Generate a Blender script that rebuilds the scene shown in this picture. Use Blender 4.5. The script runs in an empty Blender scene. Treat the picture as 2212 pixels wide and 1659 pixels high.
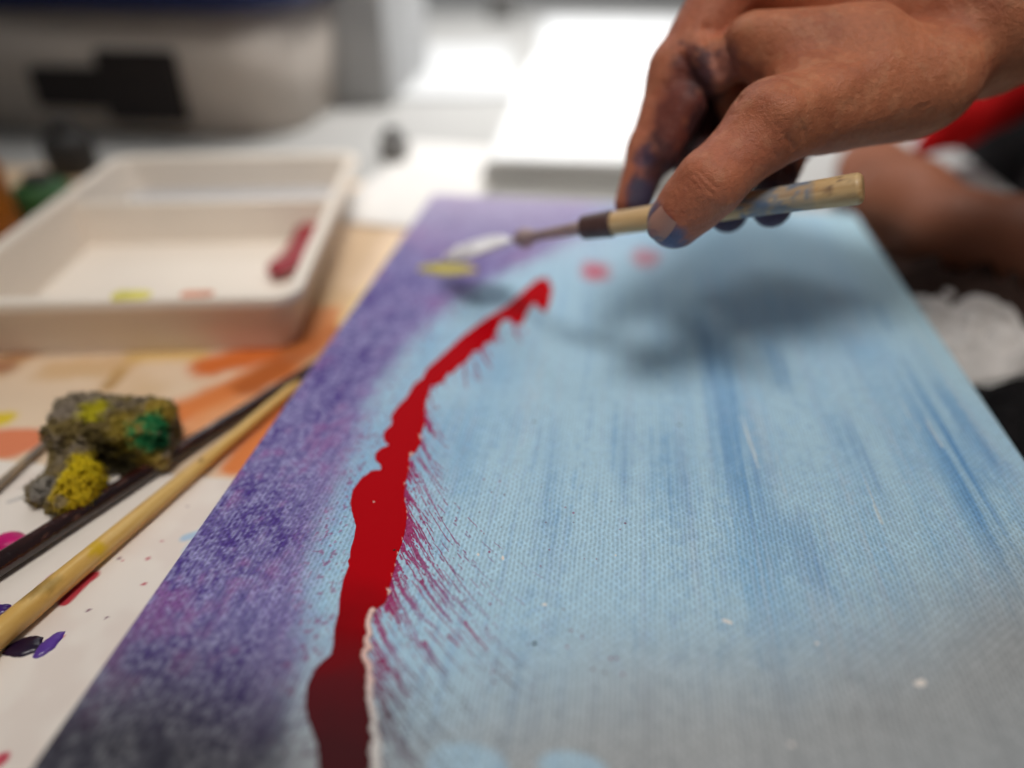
import bpy, bmesh, math, random
import numpy as np
from mathutils import Vector, Matrix, Quaternion
sc = bpy.context.scene
COL = sc.collection
random.seed(7); RNG = np.random.RandomState(11)

# ------------------------------------------------------------------ camera
FPX, PCX, PCY, CAMH = 1609.0, 1106.0, 829.5, 0.150     # focal length and centre in measuring pixels, height over the canvas
PITCH, YAW = math.radians(33.05), math.radians(8.15)
cam = bpy.data.cameras.new('camera'); cam_o = bpy.data.objects.new('camera', cam); COL.objects.link(cam_o)
cam_o.location = (0, 0, CAMH); cam_o.rotation_euler = (math.pi/2 - PITCH, 0, YAW)
cam.sensor_width = 36.0; cam.lens = 36.0*FPX/2212.0; cam.clip_start = 0.01; cam.clip_end = 100
cam.dof.use_dof = True; cam.dof.focus_distance = 0.209
DOF_APERTURE = 0.0100
cam.dof.aperture_fstop = (cam.lens/1000.0)/DOF_APERTURE
cam.dof.aperture_blades = 0
sc.camera = cam_o

# ------------------------------------------------------------------ light
w = bpy.data.worlds.new('World'); sc.world = w; w.use_nodes = True
w.node_tree.nodes['Background'].inputs[0].default_value = (0.93, 0.97, 1.0, 1)
w.node_tree.nodes['Background'].inputs[1].default_value = 0.075
def lamp(name, kind, loc, aim, energy, color=(1, 1, 1), **kw):
    l = bpy.data.lights.new(name, kind); l.energy = energy; l.color = color
    for k, v in kw.items(): setattr(l, k, v)
    o = bpy.data.objects.new(name, l); COL.objects.link(o); o.location = loc
    o.rotation_euler = (Vector(aim)-Vector(loc)).to_track_quat('-Z', 'Y').to_euler()
    return o
lamp('ceiling_spot', 'SPOT', (0.03, -0.02, 1.08), (-0.045, 0.300, 0), 97, (1.0, 0.965, 0.91),
     spot_size=math.radians(26.5), spot_blend=1.0, shadow_soft_size=0.36)
lamp('window_light', 'AREA', (-0.55, 1.5, 1.0), (0.0, 0.35, 0.0), 3.6, (0.95, 0.98, 1.0), shape='RECTANGLE', size=0.9, size_y=0.7)
lamp('far_fill_spot', 'SPOT', (0.10, 0.95, 1.25), (-0.03, 0.98, 0.0), 105, (1.0, 0.995, 0.98), spot_size=math.radians(58), spot_blend=1.0, shadow_soft_size=0.2)  # unseen fill lamp added to brighten the background
sc.view_settings.view_transform = 'Standard'; sc.view_settings.look = 'None'
sc.view_settings.exposure = 0.27; sc.view_settings.gamma = 1.0
sc.render.engine = 'CYCLES'; sc.cycles.use_denoising = True

# ------------------------------------------------------------------ measuring helpers
fw = np.array([-math.sin(YAW)*math.cos(PITCH), math.cos(YAW)*math.cos(PITCH), -math.sin(PITCH)])
rt = np.array([math.cos(YAW), math.sin(YAW), 0.0]); up = np.cross(rt, fw)
CAM = np.array([0, 0, CAMH])
def ray(px, py): return fw + rt*(px-PCX)/FPX - up*(py-PCY)/FPX
def at(px, py, d): return CAM + ray(px, py)*d
def un(px, py, z=0.0):
    r = ray(px, py); return CAM + r*((z-CAMH)/r[2])
def unl(pts, z=0.0): return np.array([un(x, y, z) for x, y in pts])
def lin(r, g, b):
    c = np.array([r, g, b], float)/255.0
    return np.where(c <= 0.04045, c/12.92, ((c+0.055)/1.055)**2.4)
def sstep(a, b, x):
    t = np.clip((x-a)/(b-a), 0, 1); return t*t*(3-2*t)
def mix(a, b, t):
    t = np.asarray(t)[..., None]; return a*(1-t)+b*t
_LAT = np.random.RandomState(5).rand(64, 64, 64).astype(np.float32)
def vnoise(x, y, z):
    xi = np.floor(x).astype(np.int64); yi = np.floor(y).astype(np.int64); zi = np.floor(z).astype(np.int64)
    fx, fy, fz = x-xi, y-yi, z-zi
    fx = fx*fx*(3-2*fx); fy = fy*fy*(3-2*fy); fz = fz*fz*(3-2*fz)
    a = lambda i, j, k: _LAT[(xi+i) & 63, (yi+j) & 63, (zi+k) & 63]
    x00 = a(0,0,0)*(1-fx)+a(1,0,0)*fx; x10 = a(0,1,0)*(1-fx)+a(1,1,0)*fx
    x01 = a(0,0,1)*(1-fx)+a(1,0,1)*fx; x11 = a(0,1,1)*(1-fx)+a(1,1,1)*fx
    return (x00*(1-fy)+x10*fy)*(1-fz)+(x01*(1-fy)+x11*fy)*fz
def fbm(x, y, z=0.0, o=4):
    x = np.asarray(x, float); y = np.asarray(y, float); z = np.zeros_like(x)+z
    s, a, t = 0.0, 1.0, 0.0
    for k in range(o):
        s = s + a*vnoise(x+17.3*k, y+5.1*k, z+9.7*k); t += a; a *= 0.55; x = x*2.03; y = y*2.03; z = z*2.03
    return s/t
def poly_dist(X, Y, pts):
    """distance of points to a polyline (2-D) and the parameter along it"""
    best = np.full(X.shape, 1e9); par = np.zeros(X.shape); n = len(pts)-1
    for i in range(n):
        a, b = pts[i][:2], pts[i+1][:2]; d = b-a; L = max(d @ d, 1e-12)
        t = np.clip(((X-a[0])*d[0]+(Y-a[1])*d[1])/L, 0, 1)
        q = np.hypot(X-a[0]-t*d[0], Y-a[1]-t*d[1]); m = q < best
        best = np.where(m, q, best); par = np.where(m, (i+t)/n, par)
    return best, par

# ------------------------------------------------------------------ materials
def material(name, color=None, rough=0.6, spec=0.3, bumps=(), tint=None, sss=0.0, metal=0.0, coat=0.0, weave=0.0, emission=None, stretch=None, trans=0.0):
    """color None: read the painted colour attribute 'col'. bumps: (scale, strength, distance)."""
    m = bpy.data.materials.new(name); m.use_nodes = True; nt = m.node_tree; N = nt.nodes; L = nt.links
    b = N['Principled BSDF']
    tc = N.new('ShaderNodeTexCoord'); co = tc.outputs['Object']
    if stretch:
        mp = N.new('ShaderNodeMapping'); mp.inputs['Scale'].default_value = stretch; L.new(co, mp.inputs[0]); co_s = mp.outputs[0]
    else: co_s = co
    if color is None:
        a = N.new('ShaderNodeAttribute'); a.attribute_name = 'col'; src = a.outputs['Color']
    else:
        r = N.new('ShaderNodeRGB'); r.outputs[0].default_value = (*color, 1); src = r.outputs[0]
    def mul(src, fac_socket, lo, hi):
        mr = N.new('ShaderNodeMapRange'); mr.inputs['From Min'].default_value = 0.25; mr.inputs['From Max'].default_value = 0.75
        mr.inputs['To Min'].default_value = lo; mr.inputs['To Max'].default_value = hi; L.new(fac_socket, mr.inputs[0])
        vm = N.new('ShaderNodeVectorMath'); vm.operation = 'SCALE'; L.new(src, vm.inputs[0]); L.new(mr.outputs[0], vm.inputs['Scale'])
        return vm.outputs[0]
    if tint:
        for (s, lo, hi) in tint:
            n = N.new('ShaderNodeTexNoise'); n.inputs['Scale'].default_value = s; n.inputs['Detail'].default_value = 4
            L.new(co_s, n.inputs['Vector']); src = mul(src, n.outputs['Fac'], lo, hi)
    h = None
    def addh(sock, k):
        nonlocal h
        mm = N.new('ShaderNodeMath'); mm.operation = 'MULTIPLY'; mm.inputs[1].default_value = k; L.new(sock, mm.inputs[0])
        if h is None: h = mm.outputs[0]
        else:
            ad = N.new('ShaderNodeMath'); ad.operation = 'ADD'; L.new(h, ad.inputs[0]); L.new(mm.outputs[0], ad.inputs[1]); h = ad.outputs[0]
    for (s, k) in bumps:
        n = N.new('ShaderNodeTexNoise'); n.inputs['Scale'].default_value = s; n.inputs['Detail'].default_value = 3
        L.new(co_s, n.inputs['Vector']); addh(n.outputs['Fac'], k)
    if weave:
        # plain weave: over-under bumps of warp and weft threads, slightly irregular
        wn = N.new('ShaderNodeTexNoise'); wn.inputs['Scale'].default_value = 130; wn.inputs['Detail'].default_value = 2; L.new(co, wn.inputs['Vector'])
        sh = N.new('ShaderNodeVectorMath'); sh.operation = 'MULTIPLY_ADD'; sh.inputs[1].default_value = (0.0013, 0.0013, 0); L.new(wn.outputs['Color'], sh.inputs[0]); L.new(co, sh.inputs[2])
        sx = N.new('ShaderNodeSeparateXYZ'); L.new(sh.outputs[0], sx.inputs[0])
        def wv(sock, per, ph):
            p = N.new('ShaderNodeMath'); p.operation = 'MULTIPLY_ADD'; p.inputs[1].default_value = 2*math.pi/per; p.inputs[2].default_value = ph; L.new(sock, p.inputs[0])
            s_ = N.new('ShaderNodeMath'); s_.operation = 'SINE'; L.new(p.outputs[0], s_.inputs[0]); return s_.outputs[0]
        pr = N.new('ShaderNodeMath'); pr.operation = 'MULTIPLY'; L.new(wv(sx.outputs['X'], 0.00250, 0), pr.inputs[0]); L.new(wv(sx.outputs['Y'], 0.00230, 0.6), pr.inputs[1])
        rib = wv(sx.outputs['X'], 0.00125, 0.7)
        an = N.new('ShaderNodeTexNoise'); an.inputs['Scale'].default_value = 420; an.inputs['Detail'].default_value = 3; L.new(co, an.inputs['Vector'])
        am = N.new('ShaderNodeMapRange'); am.inputs['From Min'].default_value = 0.3; am.inputs['From Max'].default_value = 0.7; am.inputs['To Min'].default_value = 0.15; am.inputs['To Max'].default_value = 0.95; L.new(an.outputs['Fac'], am.inputs[0])
        pm_ = N.new('ShaderNodeMath'); pm_.operation = 'MULTIPLY'; L.new(pr.outputs[0], pm_.inputs[0]); L.new(am.outputs[0], pm_.inputs[1])
        rm_ = N.new('ShaderNodeMath'); rm_.operation = 'MULTIPLY_ADD'; rm_.inputs[1].default_value = 0.62; L.new(rib, rm_.inputs[0]); L.new(pm_.outputs[0], rm_.inputs[2])
        wh = N.new('ShaderNodeMath'); wh.operation = 'MULTIPLY_ADD'; wh.inputs[1].default_value = 1.5; L.new(an.outputs['Fac'], wh.inputs[0]); L.new(rm_.outputs[0], wh.inputs[2])
        addh(wh.outputs[0], weave)
        # the dry brush leaves more pale paint on the raised threads
        mr = N.new('ShaderNodeMapRange'); mr.inputs['From Min'].default_value = -0.5; mr.inputs['From Max'].default_value = 2.0
        mr.inputs['To Min'].default_value = 0.75; mr.inputs['To Max'].default_value = 1.22; L.new(wh.outputs[0], mr.inputs[0])
        vm = N.new('ShaderNodeVectorMath'); vm.operation = 'SCALE'; L.new(src, vm.inputs[0]); L.new(mr.outputs[0], vm.inputs['Scale']); src = vm.outputs[0]
    if h is not None:
        bp = N.new('ShaderNodeBump'); bp.inputs['Strength'].default_value = 1.0; bp.inputs['Distance'].default_value = 1.0
        L.new(h, bp.inputs['Height']); L.new(bp.outputs[0], b.inputs['Normal'])
    L.new(src, b.inputs['Base Color'])
    b.inputs['Roughness'].default_value = rough; b.inputs['Specular IOR Level'].default_value = spec; b.inputs['Metallic'].default_value = metal
    b.inputs['Coat Weight'].default_value = coat; b.inputs['Coat Roughness'].default_value = 0.15
    b.inputs['Transmission Weight'].default_value = trans
    if sss:
        b.inputs['Subsurface Weight'].default_value = sss; b.inputs['Subsurface Scale'].default_value = 0.004
        b.inputs['Subsurface Radius'].default_value = (1.0, 0.35, 0.2)
    return m

# ------------------------------------------------------------------ object helpers
def tag(o, label=None, cat=None, group=None, kind=None):
    for k, v in (('label', label), ('category', cat), ('group', group), ('kind', kind)):
        if v: o[k] = v
    return o
def empty(name, loc, label, cat, group=None):
    o = bpy.data.objects.new(name, None); COL.objects.link(o); o.location = tuple(loc); o.empty_display_size = 0.02
    return tag(o, label, cat, group)
def mesh_obj(name, verts, faces, mat, parent=None, cols=None, smooth=True, base=None):
    """verts in world metres; the object's origin is put at base (or its parent's origin)"""
    verts = np.asarray(verts, np.float32)
    org = np.array(parent.location[:]) if parent is not None else (np.array(base, float) if base is not None else np.zeros(3))
    if parent is not None and parent.parent is not None: org = org + np.array(parent.parent.location[:])
    v = (verts-org).astype(np.float32)
    me = bpy.data.meshes.new(name)
    if isinstance(faces, np.ndarray):
        k = faces.shape[1]; nf = len(faces)
        me.vertices.add(len(v)); me.vertices.foreach_set('co', v.ravel())
        me.loops.add(nf*k); me.loops.foreach_set('vertex_index', faces.astype(np.int32).ravel())
        me.polygons.add(nf); me.polygons.foreach_set('loop_start', np.arange(0, nf*k, k, dtype=np.int32))
        me.update(calc_edges=True); me.validate()
    else:
        me.from_pydata(v.tolist(), [], faces); me.update()
    if smooth: me.polygons.foreach_set('use_smooth', np.ones(len(me.polygons), bool))
    if cols is not None:
        at_ = me.color_attributes.new('col', 'FLOAT_COLOR', 'POINT')
        c = np.ones((len(v), 4), np.float32); c[:, :3] = cols; at_.data.foreach_set('color', c.ravel())
    me.materials.append(mat)
    o = bpy.data.objects.new(name, me); COL.objects.link(o)
    if parent is not None: o.parent = parent
    else: o.location = tuple(org)
    return o
def grid_faces(nu, nv, off=0):
    i = np.arange(nu-1)[:, None]*nv+np.arange(nv-1)[None, :]
    return np.stack([i, i+nv, i+nv+1, i+1], -1).reshape(-1, 4)+off
def tube(path, radii, n=24, flat=1.0, flat_axis=(0, 0, 1)):
    """round or flattened rod along a path, with closed ends; returns verts, faces, (ring index, angle)"""
    P = np.asarray(path, float); m = len(P); V = []; T = np.gradient(P, axis=0); T /= np.linalg.norm(T, axis=1)[:, None]
    fa = np.asarray(flat_axis, float); ring = []
    for i in range(m):
        a = np.cross(T[i], fa); a /= np.linalg.norm(a); b = np.cross(a, T[i])
        for k in range(n):
            t = 2*math.pi*k/n; V.append(P[i]+radii[i]*(a*math.cos(t)+b*math.sin(t)*flat)); ring.append((i, t))
    F = [[i*n+k, i*n+(k+1) % n, (i+1)*n+(k+1) % n, (i+1)*n+k] for i in range(m-1) for k in range(n)]
    F.append(list(range(n))[::-1]); F.append([(m-1)*n+k for k in range(n)])
    return np.array(V), F, np.array(ring)
def rounded_ends(a, b, ra, rb, n=40, end_r=(0.5, 0.5)):
    """path and radii of a rod from a to b whose ends are rounded over"""
    a = np.asarray(a, float); b = np.asarray(b, float); L = np.linalg.norm(b-a)
    t = np.linspace(0, 1, n); rad = ra+(rb-ra)*t
    ts, rs = [], []
    for k in range(6):
        th = math.pi/2*k/6; e = ra*end_r[0]; ts.append((e-e*math.cos(th))/L if False else e*(1-math.cos(th))/L*1.0); rs.append(ra-e+e*math.sin(th))
    e0 = ra*end_r[0]/L; e1 = rb*end_r[1]/L
    mid = np.linspace(e0, 1-e1, n)
    T = ts+list(mid)+[1-e1+e1*math.sin(math.pi/2*k/6) for k in range(1, 7)]
    R = rs+list(ra+(rb-ra)*mid)+[rb-rb*end_r[1]+rb*end_r[1]*math.cos(math.pi/2*k/6) for k in range(1, 7)]
    T = np.array(T); return a+(b-a)*T[:, None], np.maximum(np.array(R), 1e-5)
def bm_obj(name, bm, mat, parent=None, base=None, smooth=False):
    v = [list(x.co) for x in bm.verts]; bm.verts.index_update(); f = [[x.index for x in p.verts] for p in bm.faces]; bm.free()
    return mesh_obj(name, v, f, mat, parent, None, smooth, base)
def box_bm(c, half, rz=0.0, bevel=0.0, seg=2, R=None):
    bm = bmesh.new(); bmesh.ops.create_cube(bm, size=2.0)
    M = Matrix.Translation(Vector(c)) @ (R if R is not None else Matrix.Rotation(rz, 4, 'Z')) @ Matrix.Diagonal((*half, 1))
    bmesh.ops.transform(bm, matrix=M, verts=bm.verts)
    if bevel: bmesh.ops.bevel(bm, geom=list(bm.edges), offset=bevel, segments=seg, profile=0.5, affect='EDGES')
    return bm
def lathe(name, profile, base, mat, parent=None, n=32, cols=None):
    """profile: (radius, height) from the bottom up, around the vertical through base"""
    P = [(max(r, 1e-5), z) for r, z in profile]; V = []
    for r, z in P:
        for k in range(n): V.append((base[0]+r*math.cos(2*math.pi*k/n), base[1]+r*math.sin(2*math.pi*k/n), base[2]+z))
    F = [[i*n+k, i*n+(k+1) % n, (i+1)*n+(k+1) % n, (i+1)*n+k] for i in range(len(P)-1) for k in range(n)]
    F.append(list(range(n))[::-1]); F.append([(len(P)-1)*n+k for k in range(n)])
    return mesh_obj(name, V, F, mat, parent, base=base)

# distance-field modelling: round cones and boxes blended smoothly, then one skin drawn over them
class Field:
    def __init__(s, lo, hi, h):
        s.lo = np.array(lo, float); s.h = h; s.n = np.ceil((np.array(hi)-s.lo)/h).astype(int)+1
        s.ax = [s.lo[i]+h*np.arange(s.n[i]) for i in range(3)]
    def new(s): return np.full(tuple(s.n), 0.05, np.float32)
    def block(s, lo, hi):
        a = np.clip(np.floor((np.array(lo)-s.lo)/s.h).astype(int), 0, s.n); b = np.clip(np.ceil((np.array(hi)-s.lo)/s.h).astype(int)+1, 0, s.n)
        return tuple(slice(a[i], b[i]) for i in range(3))
    def cone(s, V, a, b, ra, rb, k=0.004):
        a = np.asarray(a, float); b = np.asarray(b, float); m = max(ra, rb)+k+0.004
        sl = s.block(np.minimum(a, b)-m, np.maximum(a, b)+m)
        x = s.ax[0][sl[0]][:, None, None]; y = s.ax[1][sl[1]][None, :, None]; z = s.ax[2][sl[2]][None, None, :]
        if x.size == 0 or y.size == 0 or z.size == 0: return
        d = b-a; L = max(d @ d, 1e-12)
        t = np.clip(((x-a[0])*d[0]+(y-a[1])*d[1]+(z-a[2])*d[2])/L, 0, 1)
        q = np.sqrt((x-a[0]-t*d[0])**2+(y-a[1]-t*d[1])**2+(z-a[2]-t*d[2])**2)-(ra+(rb-ra)*t)
        V[sl] = smin(V[sl], q.astype(np.float32), k)
    def rbox(s, V, c, half, R, r=0.004, k=0.004):
        c = np.asarray(c, float); half = np.asarray(half, float); m = np.linalg.norm(half)+k+0.004
        sl = s.block(c-m, c+m)
        x = s.ax[0][sl[0]][:, None, None]-c[0]; y = s.ax[1][sl[1]][None, :, None]-c[1]; z = s.ax[2][sl[2]][None, None, :]-c[2]
        q = [np.abs(R[i][0]*x+R[i][1]*y+R[i][2]*z)-(half[i]-r) for i in range(3)]
        o = np.sqrt(sum(np.maximum(e, 0)**2 for e in q))+np.minimum(np.maximum(np.maximum(q[0], q[1]), q[2]), 0)-r
        V[sl] = smin(V[sl], o.astype(np.float32), k)
    def mesh(s, V):
        n = V.shape; neg = V < 0
        cnt = np.zeros(tuple(np.array(n)-1), np.int8); P = np.zeros((*cnt.shape, 3), np.float32); W = np.zeros(cnt.shape, np.float32)
        sub = lambda A, i, j, k: A[i:n[0]-1+i, j:n[1]-1+j, k:n[2]-1+k]
        for ax in range(3):
            o1, o2 = [(1, 2), (0, 2), (0, 1)][ax]
            for p in (0, 1):
                for q in (0, 1):
                    c0 = [0, 0, 0]; c0[o1] = p; c0[o2] = q; c1 = list(c0); c1[ax] = 1
                    a, b = sub(V, *c0), sub(V, *c1); m = (a < 0) != (b < 0)
                    t = np.where(m, a/np.where(m, a-b, 1), 0)
                    for i in range(3): P[..., i] += np.where(m, (t if i == ax else c0[i]), 0)
                    W += m
        act = W > 0; idx = -np.ones(cnt.shape, np.int64); idx[act] = np.arange(act.sum())
        ii = np.argwhere(act); vt = s.lo+s.h*(ii+P[act]/W[act][:, None])
        F = []
        for ax in range(3):
            o1, o2 = [(1, 2), (2, 0), (0, 1)][ax]
            sl0 = [slice(None)]*3; sl1 = [slice(None)]*3; sl0[ax] = slice(0, n[ax]-1); sl1[ax] = slice(1, n[ax])
            a, b = neg[tuple(sl0)], neg[tuple(sl1)]
            e = np.argwhere(a != b); inside = a[tuple(e.T)]
            ok = (e[:, o1] > 0) & (e[:, o2] > 0) & (e[:, o1] < n[o1]-1) & (e[:, o2] < n[o2]-1); e = e[ok]; inside = inside[ok]
            d1 = np.zeros(3, int); d1[o1] = 1; d2 = np.zeros(3, int); d2[o2] = 1
            q = [idx[tuple((e-x).T)] for x in (d1+d2, d2, 0*d1, d1)]
            f = np.stack(q, -1); f[~inside] = f[~inside][:, ::-1]; F.append(f)
        F = np.concatenate(F); F = F[(F >= 0).all(1)]
        return vt, F
def smin(a, b, k):
    h = np.maximum(k-np.abs(a-b), 0)/k
    return np.minimum(a, b)-h*h*k*0.25
def relax(V, F, it=2, lam=0.5):
    E = np.concatenate([F[:, [0, 1]], F[:, [1, 2]], F[:, [2, 3]], F[:, [3, 0]]])
    for _ in range(it):
        S = np.zeros_like(V); C = np.zeros(len(V))
        for i in range(3):
            S[:, i] = np.bincount(E[:, 0], V[E[:, 1], i], len(V))+np.bincount(E[:, 1], V[E[:, 0], i], len(V))
        C = np.bincount(E[:, 0], minlength=len(V))+np.bincount(E[:, 1], minlength=len(V))
        V = V+lam*(S/np.maximum(C, 1)[:, None]-V)
    return V
def seg_dist(P, a, b):
    a = np.asarray(a); b = np.asarray(b); d = b-a; t = np.clip((P-a) @ d/(d @ d), 0, 1)
    return np.linalg.norm(P-a-t[:, None]*d, axis=1), t

TABLE = -0.018
# ================================================================== SETTING
m_table = material('table_laminate', tuple(lin(178, 176, 173)), 0.55, 0.3, bumps=[(300, 0.00004)], tint=[(9, 0.93, 1.05), (60, 0.97, 1.03)])
t = bm_obj('table', box_bm((-0.465, 0.85, TABLE-0.016), (0.735, 1.15, 0.016), bevel=0.003), m_table, base=(-0.45, 0.85, TABLE-0.032))
tag(t, 'large pale grey table top under the canvas, paper and painting tools', 'table')
m_floor = material('floor_vinyl', tuple(lin(92, 88, 84)), 0.7, 0.2, bumps=[(40, 0.0005)], tint=[(3, 0.85, 1.1)])
f = mesh_obj('floor', [(-6, -6, -0.75), (6, -6, -0.75), (6, 6, -0.75), (-6, 6, -0.75)], [[0, 1, 2, 3]], m_floor, smooth=False); tag(f, kind='structure')
m_wood = material('pine', tuple(lin(190, 160, 120)), 0.6, 0.3, tint=[(60, 0.85, 1.1)])
for sx in (-1.15, 0.22):
    for sy in (-0.2, 1.9):
        bm_obj('leg', box_bm((sx, sy, -0.39), (0.03, 0.03, 0.356), bevel=0.004), m_wood, t)

# ================================================================== CANVAS
XL, XR, Y0, Y1 = -0.1108, 0.1362, 0.020, 0.4310
canvas = empty('painted_canvas', ((XL+XR)/2, Y0, TABLE), 'stretched canvas painted light blue and purple with one red stroke, lying on the table', 'canvas')
RR = 0.0016
aa = np.linspace(math.pi/2, 0, 6)
xs = np.concatenate([[XL], XL+RR-RR*np.sin(aa), np.arange(XL+RR+0.00042, XR-RR-0.0002, 0.00042), XR-RR+RR*np.sin(aa[::-1]), [XR]])
zs = np.concatenate([[TABLE+0.0012], -RR+RR*np.cos(aa), np.zeros(len(xs)-14), -RR+RR*np.cos(aa[::-1]), [TABLE+0.0012]])
ys = np.concatenate([np.arange(Y0, 0.07, 0.0012), np.arange(0.07, 0.30, 0.00042), np.arange(0.30, Y1+0.0005, 0.0007)])
X, Y = np.meshgrid(xs, ys, indexing='ij'); Z = np.repeat(zs[:, None], len(ys), 1)
LB, MB, DB, WB = lin(180, 213, 233), lin(110, 170, 220), lin(56, 132, 196), lin(216, 228, 232)
def paint_canvas(X, Y):
    # pale blue ground brushed along the length of the canvas
    drift = 0.004*(fbm(X*12, Y*6, 3.0, 2)-0.5)
    xs_ = X+drift
    s1 = fbm(xs_*420, Y*9, 1.0, 3); s2 = fbm(xs_*90, Y*5, 2.0, 3); s3 = fbm(xs_*850, Y*20, 4.0, 2); big = fbm(X*18, Y*13, 6.0, 3); n_iso = fbm(X*500, Y*420, 9.0, 3)
    C = mix(np.broadcast_to(LB, (*X.shape, 3)), MB, sstep(0.42, 0.80, s1*0.30+s2*0.25+0.25*big+0.20*n_iso)*0.80)
    C = mix(C, WB, sstep(0.47, 0.66, 0.25*s1+0.30*s3+0.20*big+0.25*n_iso)*0.62)
    C = mix(C, MB*0.95, sstep(0.50, 0.72, 0.6*s3+0.4*n_iso)*0.40)
    C = mix(C, MB*0.92, sstep(0.5, 0.75, big)*0.30)
    # single strong blue brush marks
    marks = [([(1545, 690), (1560, 800), (1580, 940), (1610, 1050), (1650, 1150), (1690, 1260)], 0.0095, 0.46),
             ([(1500, 640), (1530, 760), (1552, 850)], 0.006, 0.35),
             ([(1640, 700), (1680, 800), (1700, 870)], 0.006, 0.40),
             ([(1935, 720), (1990, 850), (2040, 960), (2090, 1060), (2150, 1180), (2240, 1330)], 0.0072, 0.66),
             ([(2040, 900), (2100, 1000), (2180, 1120)], 0.0045, 0.4), ([(1890, 640), (1930, 740)], 0.004, 0.45),
             ([(2000, 800), (2060, 880), (2130, 980), (2215, 1090)], 0.0045, 0.5),
             ([(1700, 1080), (1740, 1200), (1790, 1330)], 0.008, 0.30), ([(1430, 880), (1450, 1030), (1475, 1190)], 0.008, 0.28),
             ([(1200, 880), (1195, 1060), (1190, 1250)], 0.006, 0.22), ([(1330, 870), (1340, 990), (1345, 1120)], 0.0035, 0.30),
             ([(1010, 900), (1010, 1000), (1000, 1120)], 0.006, 0.22), ([(1800, 860), (1870, 1010), (1950, 1180)], 0.006, 0.28)]
    for pts, wd, k in marks:
        d, p = poly_dist(X, Y, unl(pts))
        edge = wd*(0.55+0.9*fbm(X*500, Y*14, 8.0, 2)); e = sstep(1.25, 0.05, d/edge)*sstep(0, 0.30, p)*sstep(1, 0.60, p)
        C = mix(C, DB, np.clip(e*k*(0.05+1.5*s3*(0.5+s1)), 0, 1))
    for pts, wd in [([(1955, 860), (1990, 930)], 0.0006), ([(1975, 850), (2010, 925), (2035, 965)], 0.0005), ([(1940, 850), (1965, 900)], 0.0004), ([(1600, 900), (1640, 1010)], 0.0006), ([(1850, 1000), (1905, 1130)], 0.0006)]:
        d, p = poly_dist(X, Y, unl(pts)); C = mix(C, WB, sstep(1.2, 0.4, d/wd)*(s3 > 0.45)*0.8)
    # pale mint wash near the right edge
    C = mix(C, lin(176, 205, 208), sstep(0.105, 0.134, X)*sstep(0.20, 0.34, Y)*0.6)
    # purple margin, dabbed with a sponge
    bl = unl([(640, 1700), (650, 1600), (652, 1500), (664, 1420), (684, 1350), (694, 1250), (712, 1150), (745, 1080), (770, 1010), (803, 930), (818, 870), (858, 800), (905, 740), (985, 662), (1090, 598), (1230, 525), (1330, 488), (1420, 462)])
    ib = np.argsort(bl[:, 1]); xb = np.interp(Y, bl[ib, 1], bl[ib, 0])
    jit = 0.006*(fbm(X*260, Y*260, 12.0, 3)-0.5)+0.004*(fbm(X*60, Y*40, 13.0, 2)-0.5)
    soft = 0.0065
    pm = sstep(soft, -soft, X-xb+0.003+jit)
    n1 = fbm(X*95, Y*70, 20.0, 4); n2 = fbm(X*330, Y*260, 21.0, 3); n3 = fbm(X*1300, Y*1000, 22.0, 2); n4 = fbm(X*45, Y*38, 23.0, 3); n5 = fbm(X*600, Y*90, 25.0, 2)
    V1, V2, V3, V4 = lin(76, 52, 136), lin(166, 160, 208), lin(146, 84, 152), lin(108, 94, 172)
    tq = 0.26*n1+0.30*n2+0.44*n3
    P = mix(np.broadcast_to(V1, (*X.shape, 3)), V2, sstep(0.28, 0.73, 0.66*tq+0.18*n1+0.16*n4+0.20*(n5-0.5)+0.01))
    P = mix(P, V3, sstep(0.50, 0.68, 0.6*n4+0.4*n2)*0.62)
    P = mix(P, lin(176, 176, 220), sstep(0.52, 0.72, n3)*0.36)
    P = mix(P, lin(60, 44, 128), sstep(0.52, 0.70, 0.5*n5+0.5*n1)*0.55)
    P = mix(P, lin(168, 146, 200), sstep(0.006, 0.024, X-xb+0.022)*0.38)
    C = mix(C, P, pm)
    # stray purple and crimson specks in the pale gap
    gap = sstep(0.012, 0.0, np.abs(X-xb))*(fbm(X*1100, Y*700, 30.0, 2) > 0.70)
    C = mix(C, lin(150, 70, 130), gap*0.7)
    # purple pales to lilac towards the far left
    C = mix(C, lin(192, 180, 206), sstep(0.31, 0.43, Y)*sstep(0.05, -0.05, X)*0.72)
    for k, (px, py, rx, ry) in enumerate([(1287, 584, .0090, .0150), (1396, 556, .0086, .0165)]):
        c = un(px, py); e = np.hypot((X-c[0])/rx, (Y-c[1])/ry)+0.5*(fbm(X*160, Y*120, 50.+k, 3)-0.5)
        C = mix(C, lin(210, 72, 92), sstep(1.15, 0.25, e)*0.88)
    C = mix(C, lin(180, 214, 232), sstep(0.28, 0.40, Y)*sstep(-0.03, 0.02, X)*0.5)
    # vignette painted in: the near end loses its colour and darkens
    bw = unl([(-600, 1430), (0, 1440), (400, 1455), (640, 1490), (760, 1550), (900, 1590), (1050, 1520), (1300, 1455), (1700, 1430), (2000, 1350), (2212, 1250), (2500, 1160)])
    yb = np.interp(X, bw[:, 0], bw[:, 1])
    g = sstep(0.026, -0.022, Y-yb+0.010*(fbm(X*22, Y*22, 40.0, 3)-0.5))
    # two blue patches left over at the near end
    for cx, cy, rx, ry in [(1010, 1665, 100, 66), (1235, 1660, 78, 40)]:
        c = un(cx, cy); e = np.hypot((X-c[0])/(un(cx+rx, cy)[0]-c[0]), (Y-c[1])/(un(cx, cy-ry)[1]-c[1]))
        g = g*(0.25+0.75*sstep(0.70, 1.10, e+0.30*(fbm(X*150, Y*150, 41., 2)-0.5)))
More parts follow.
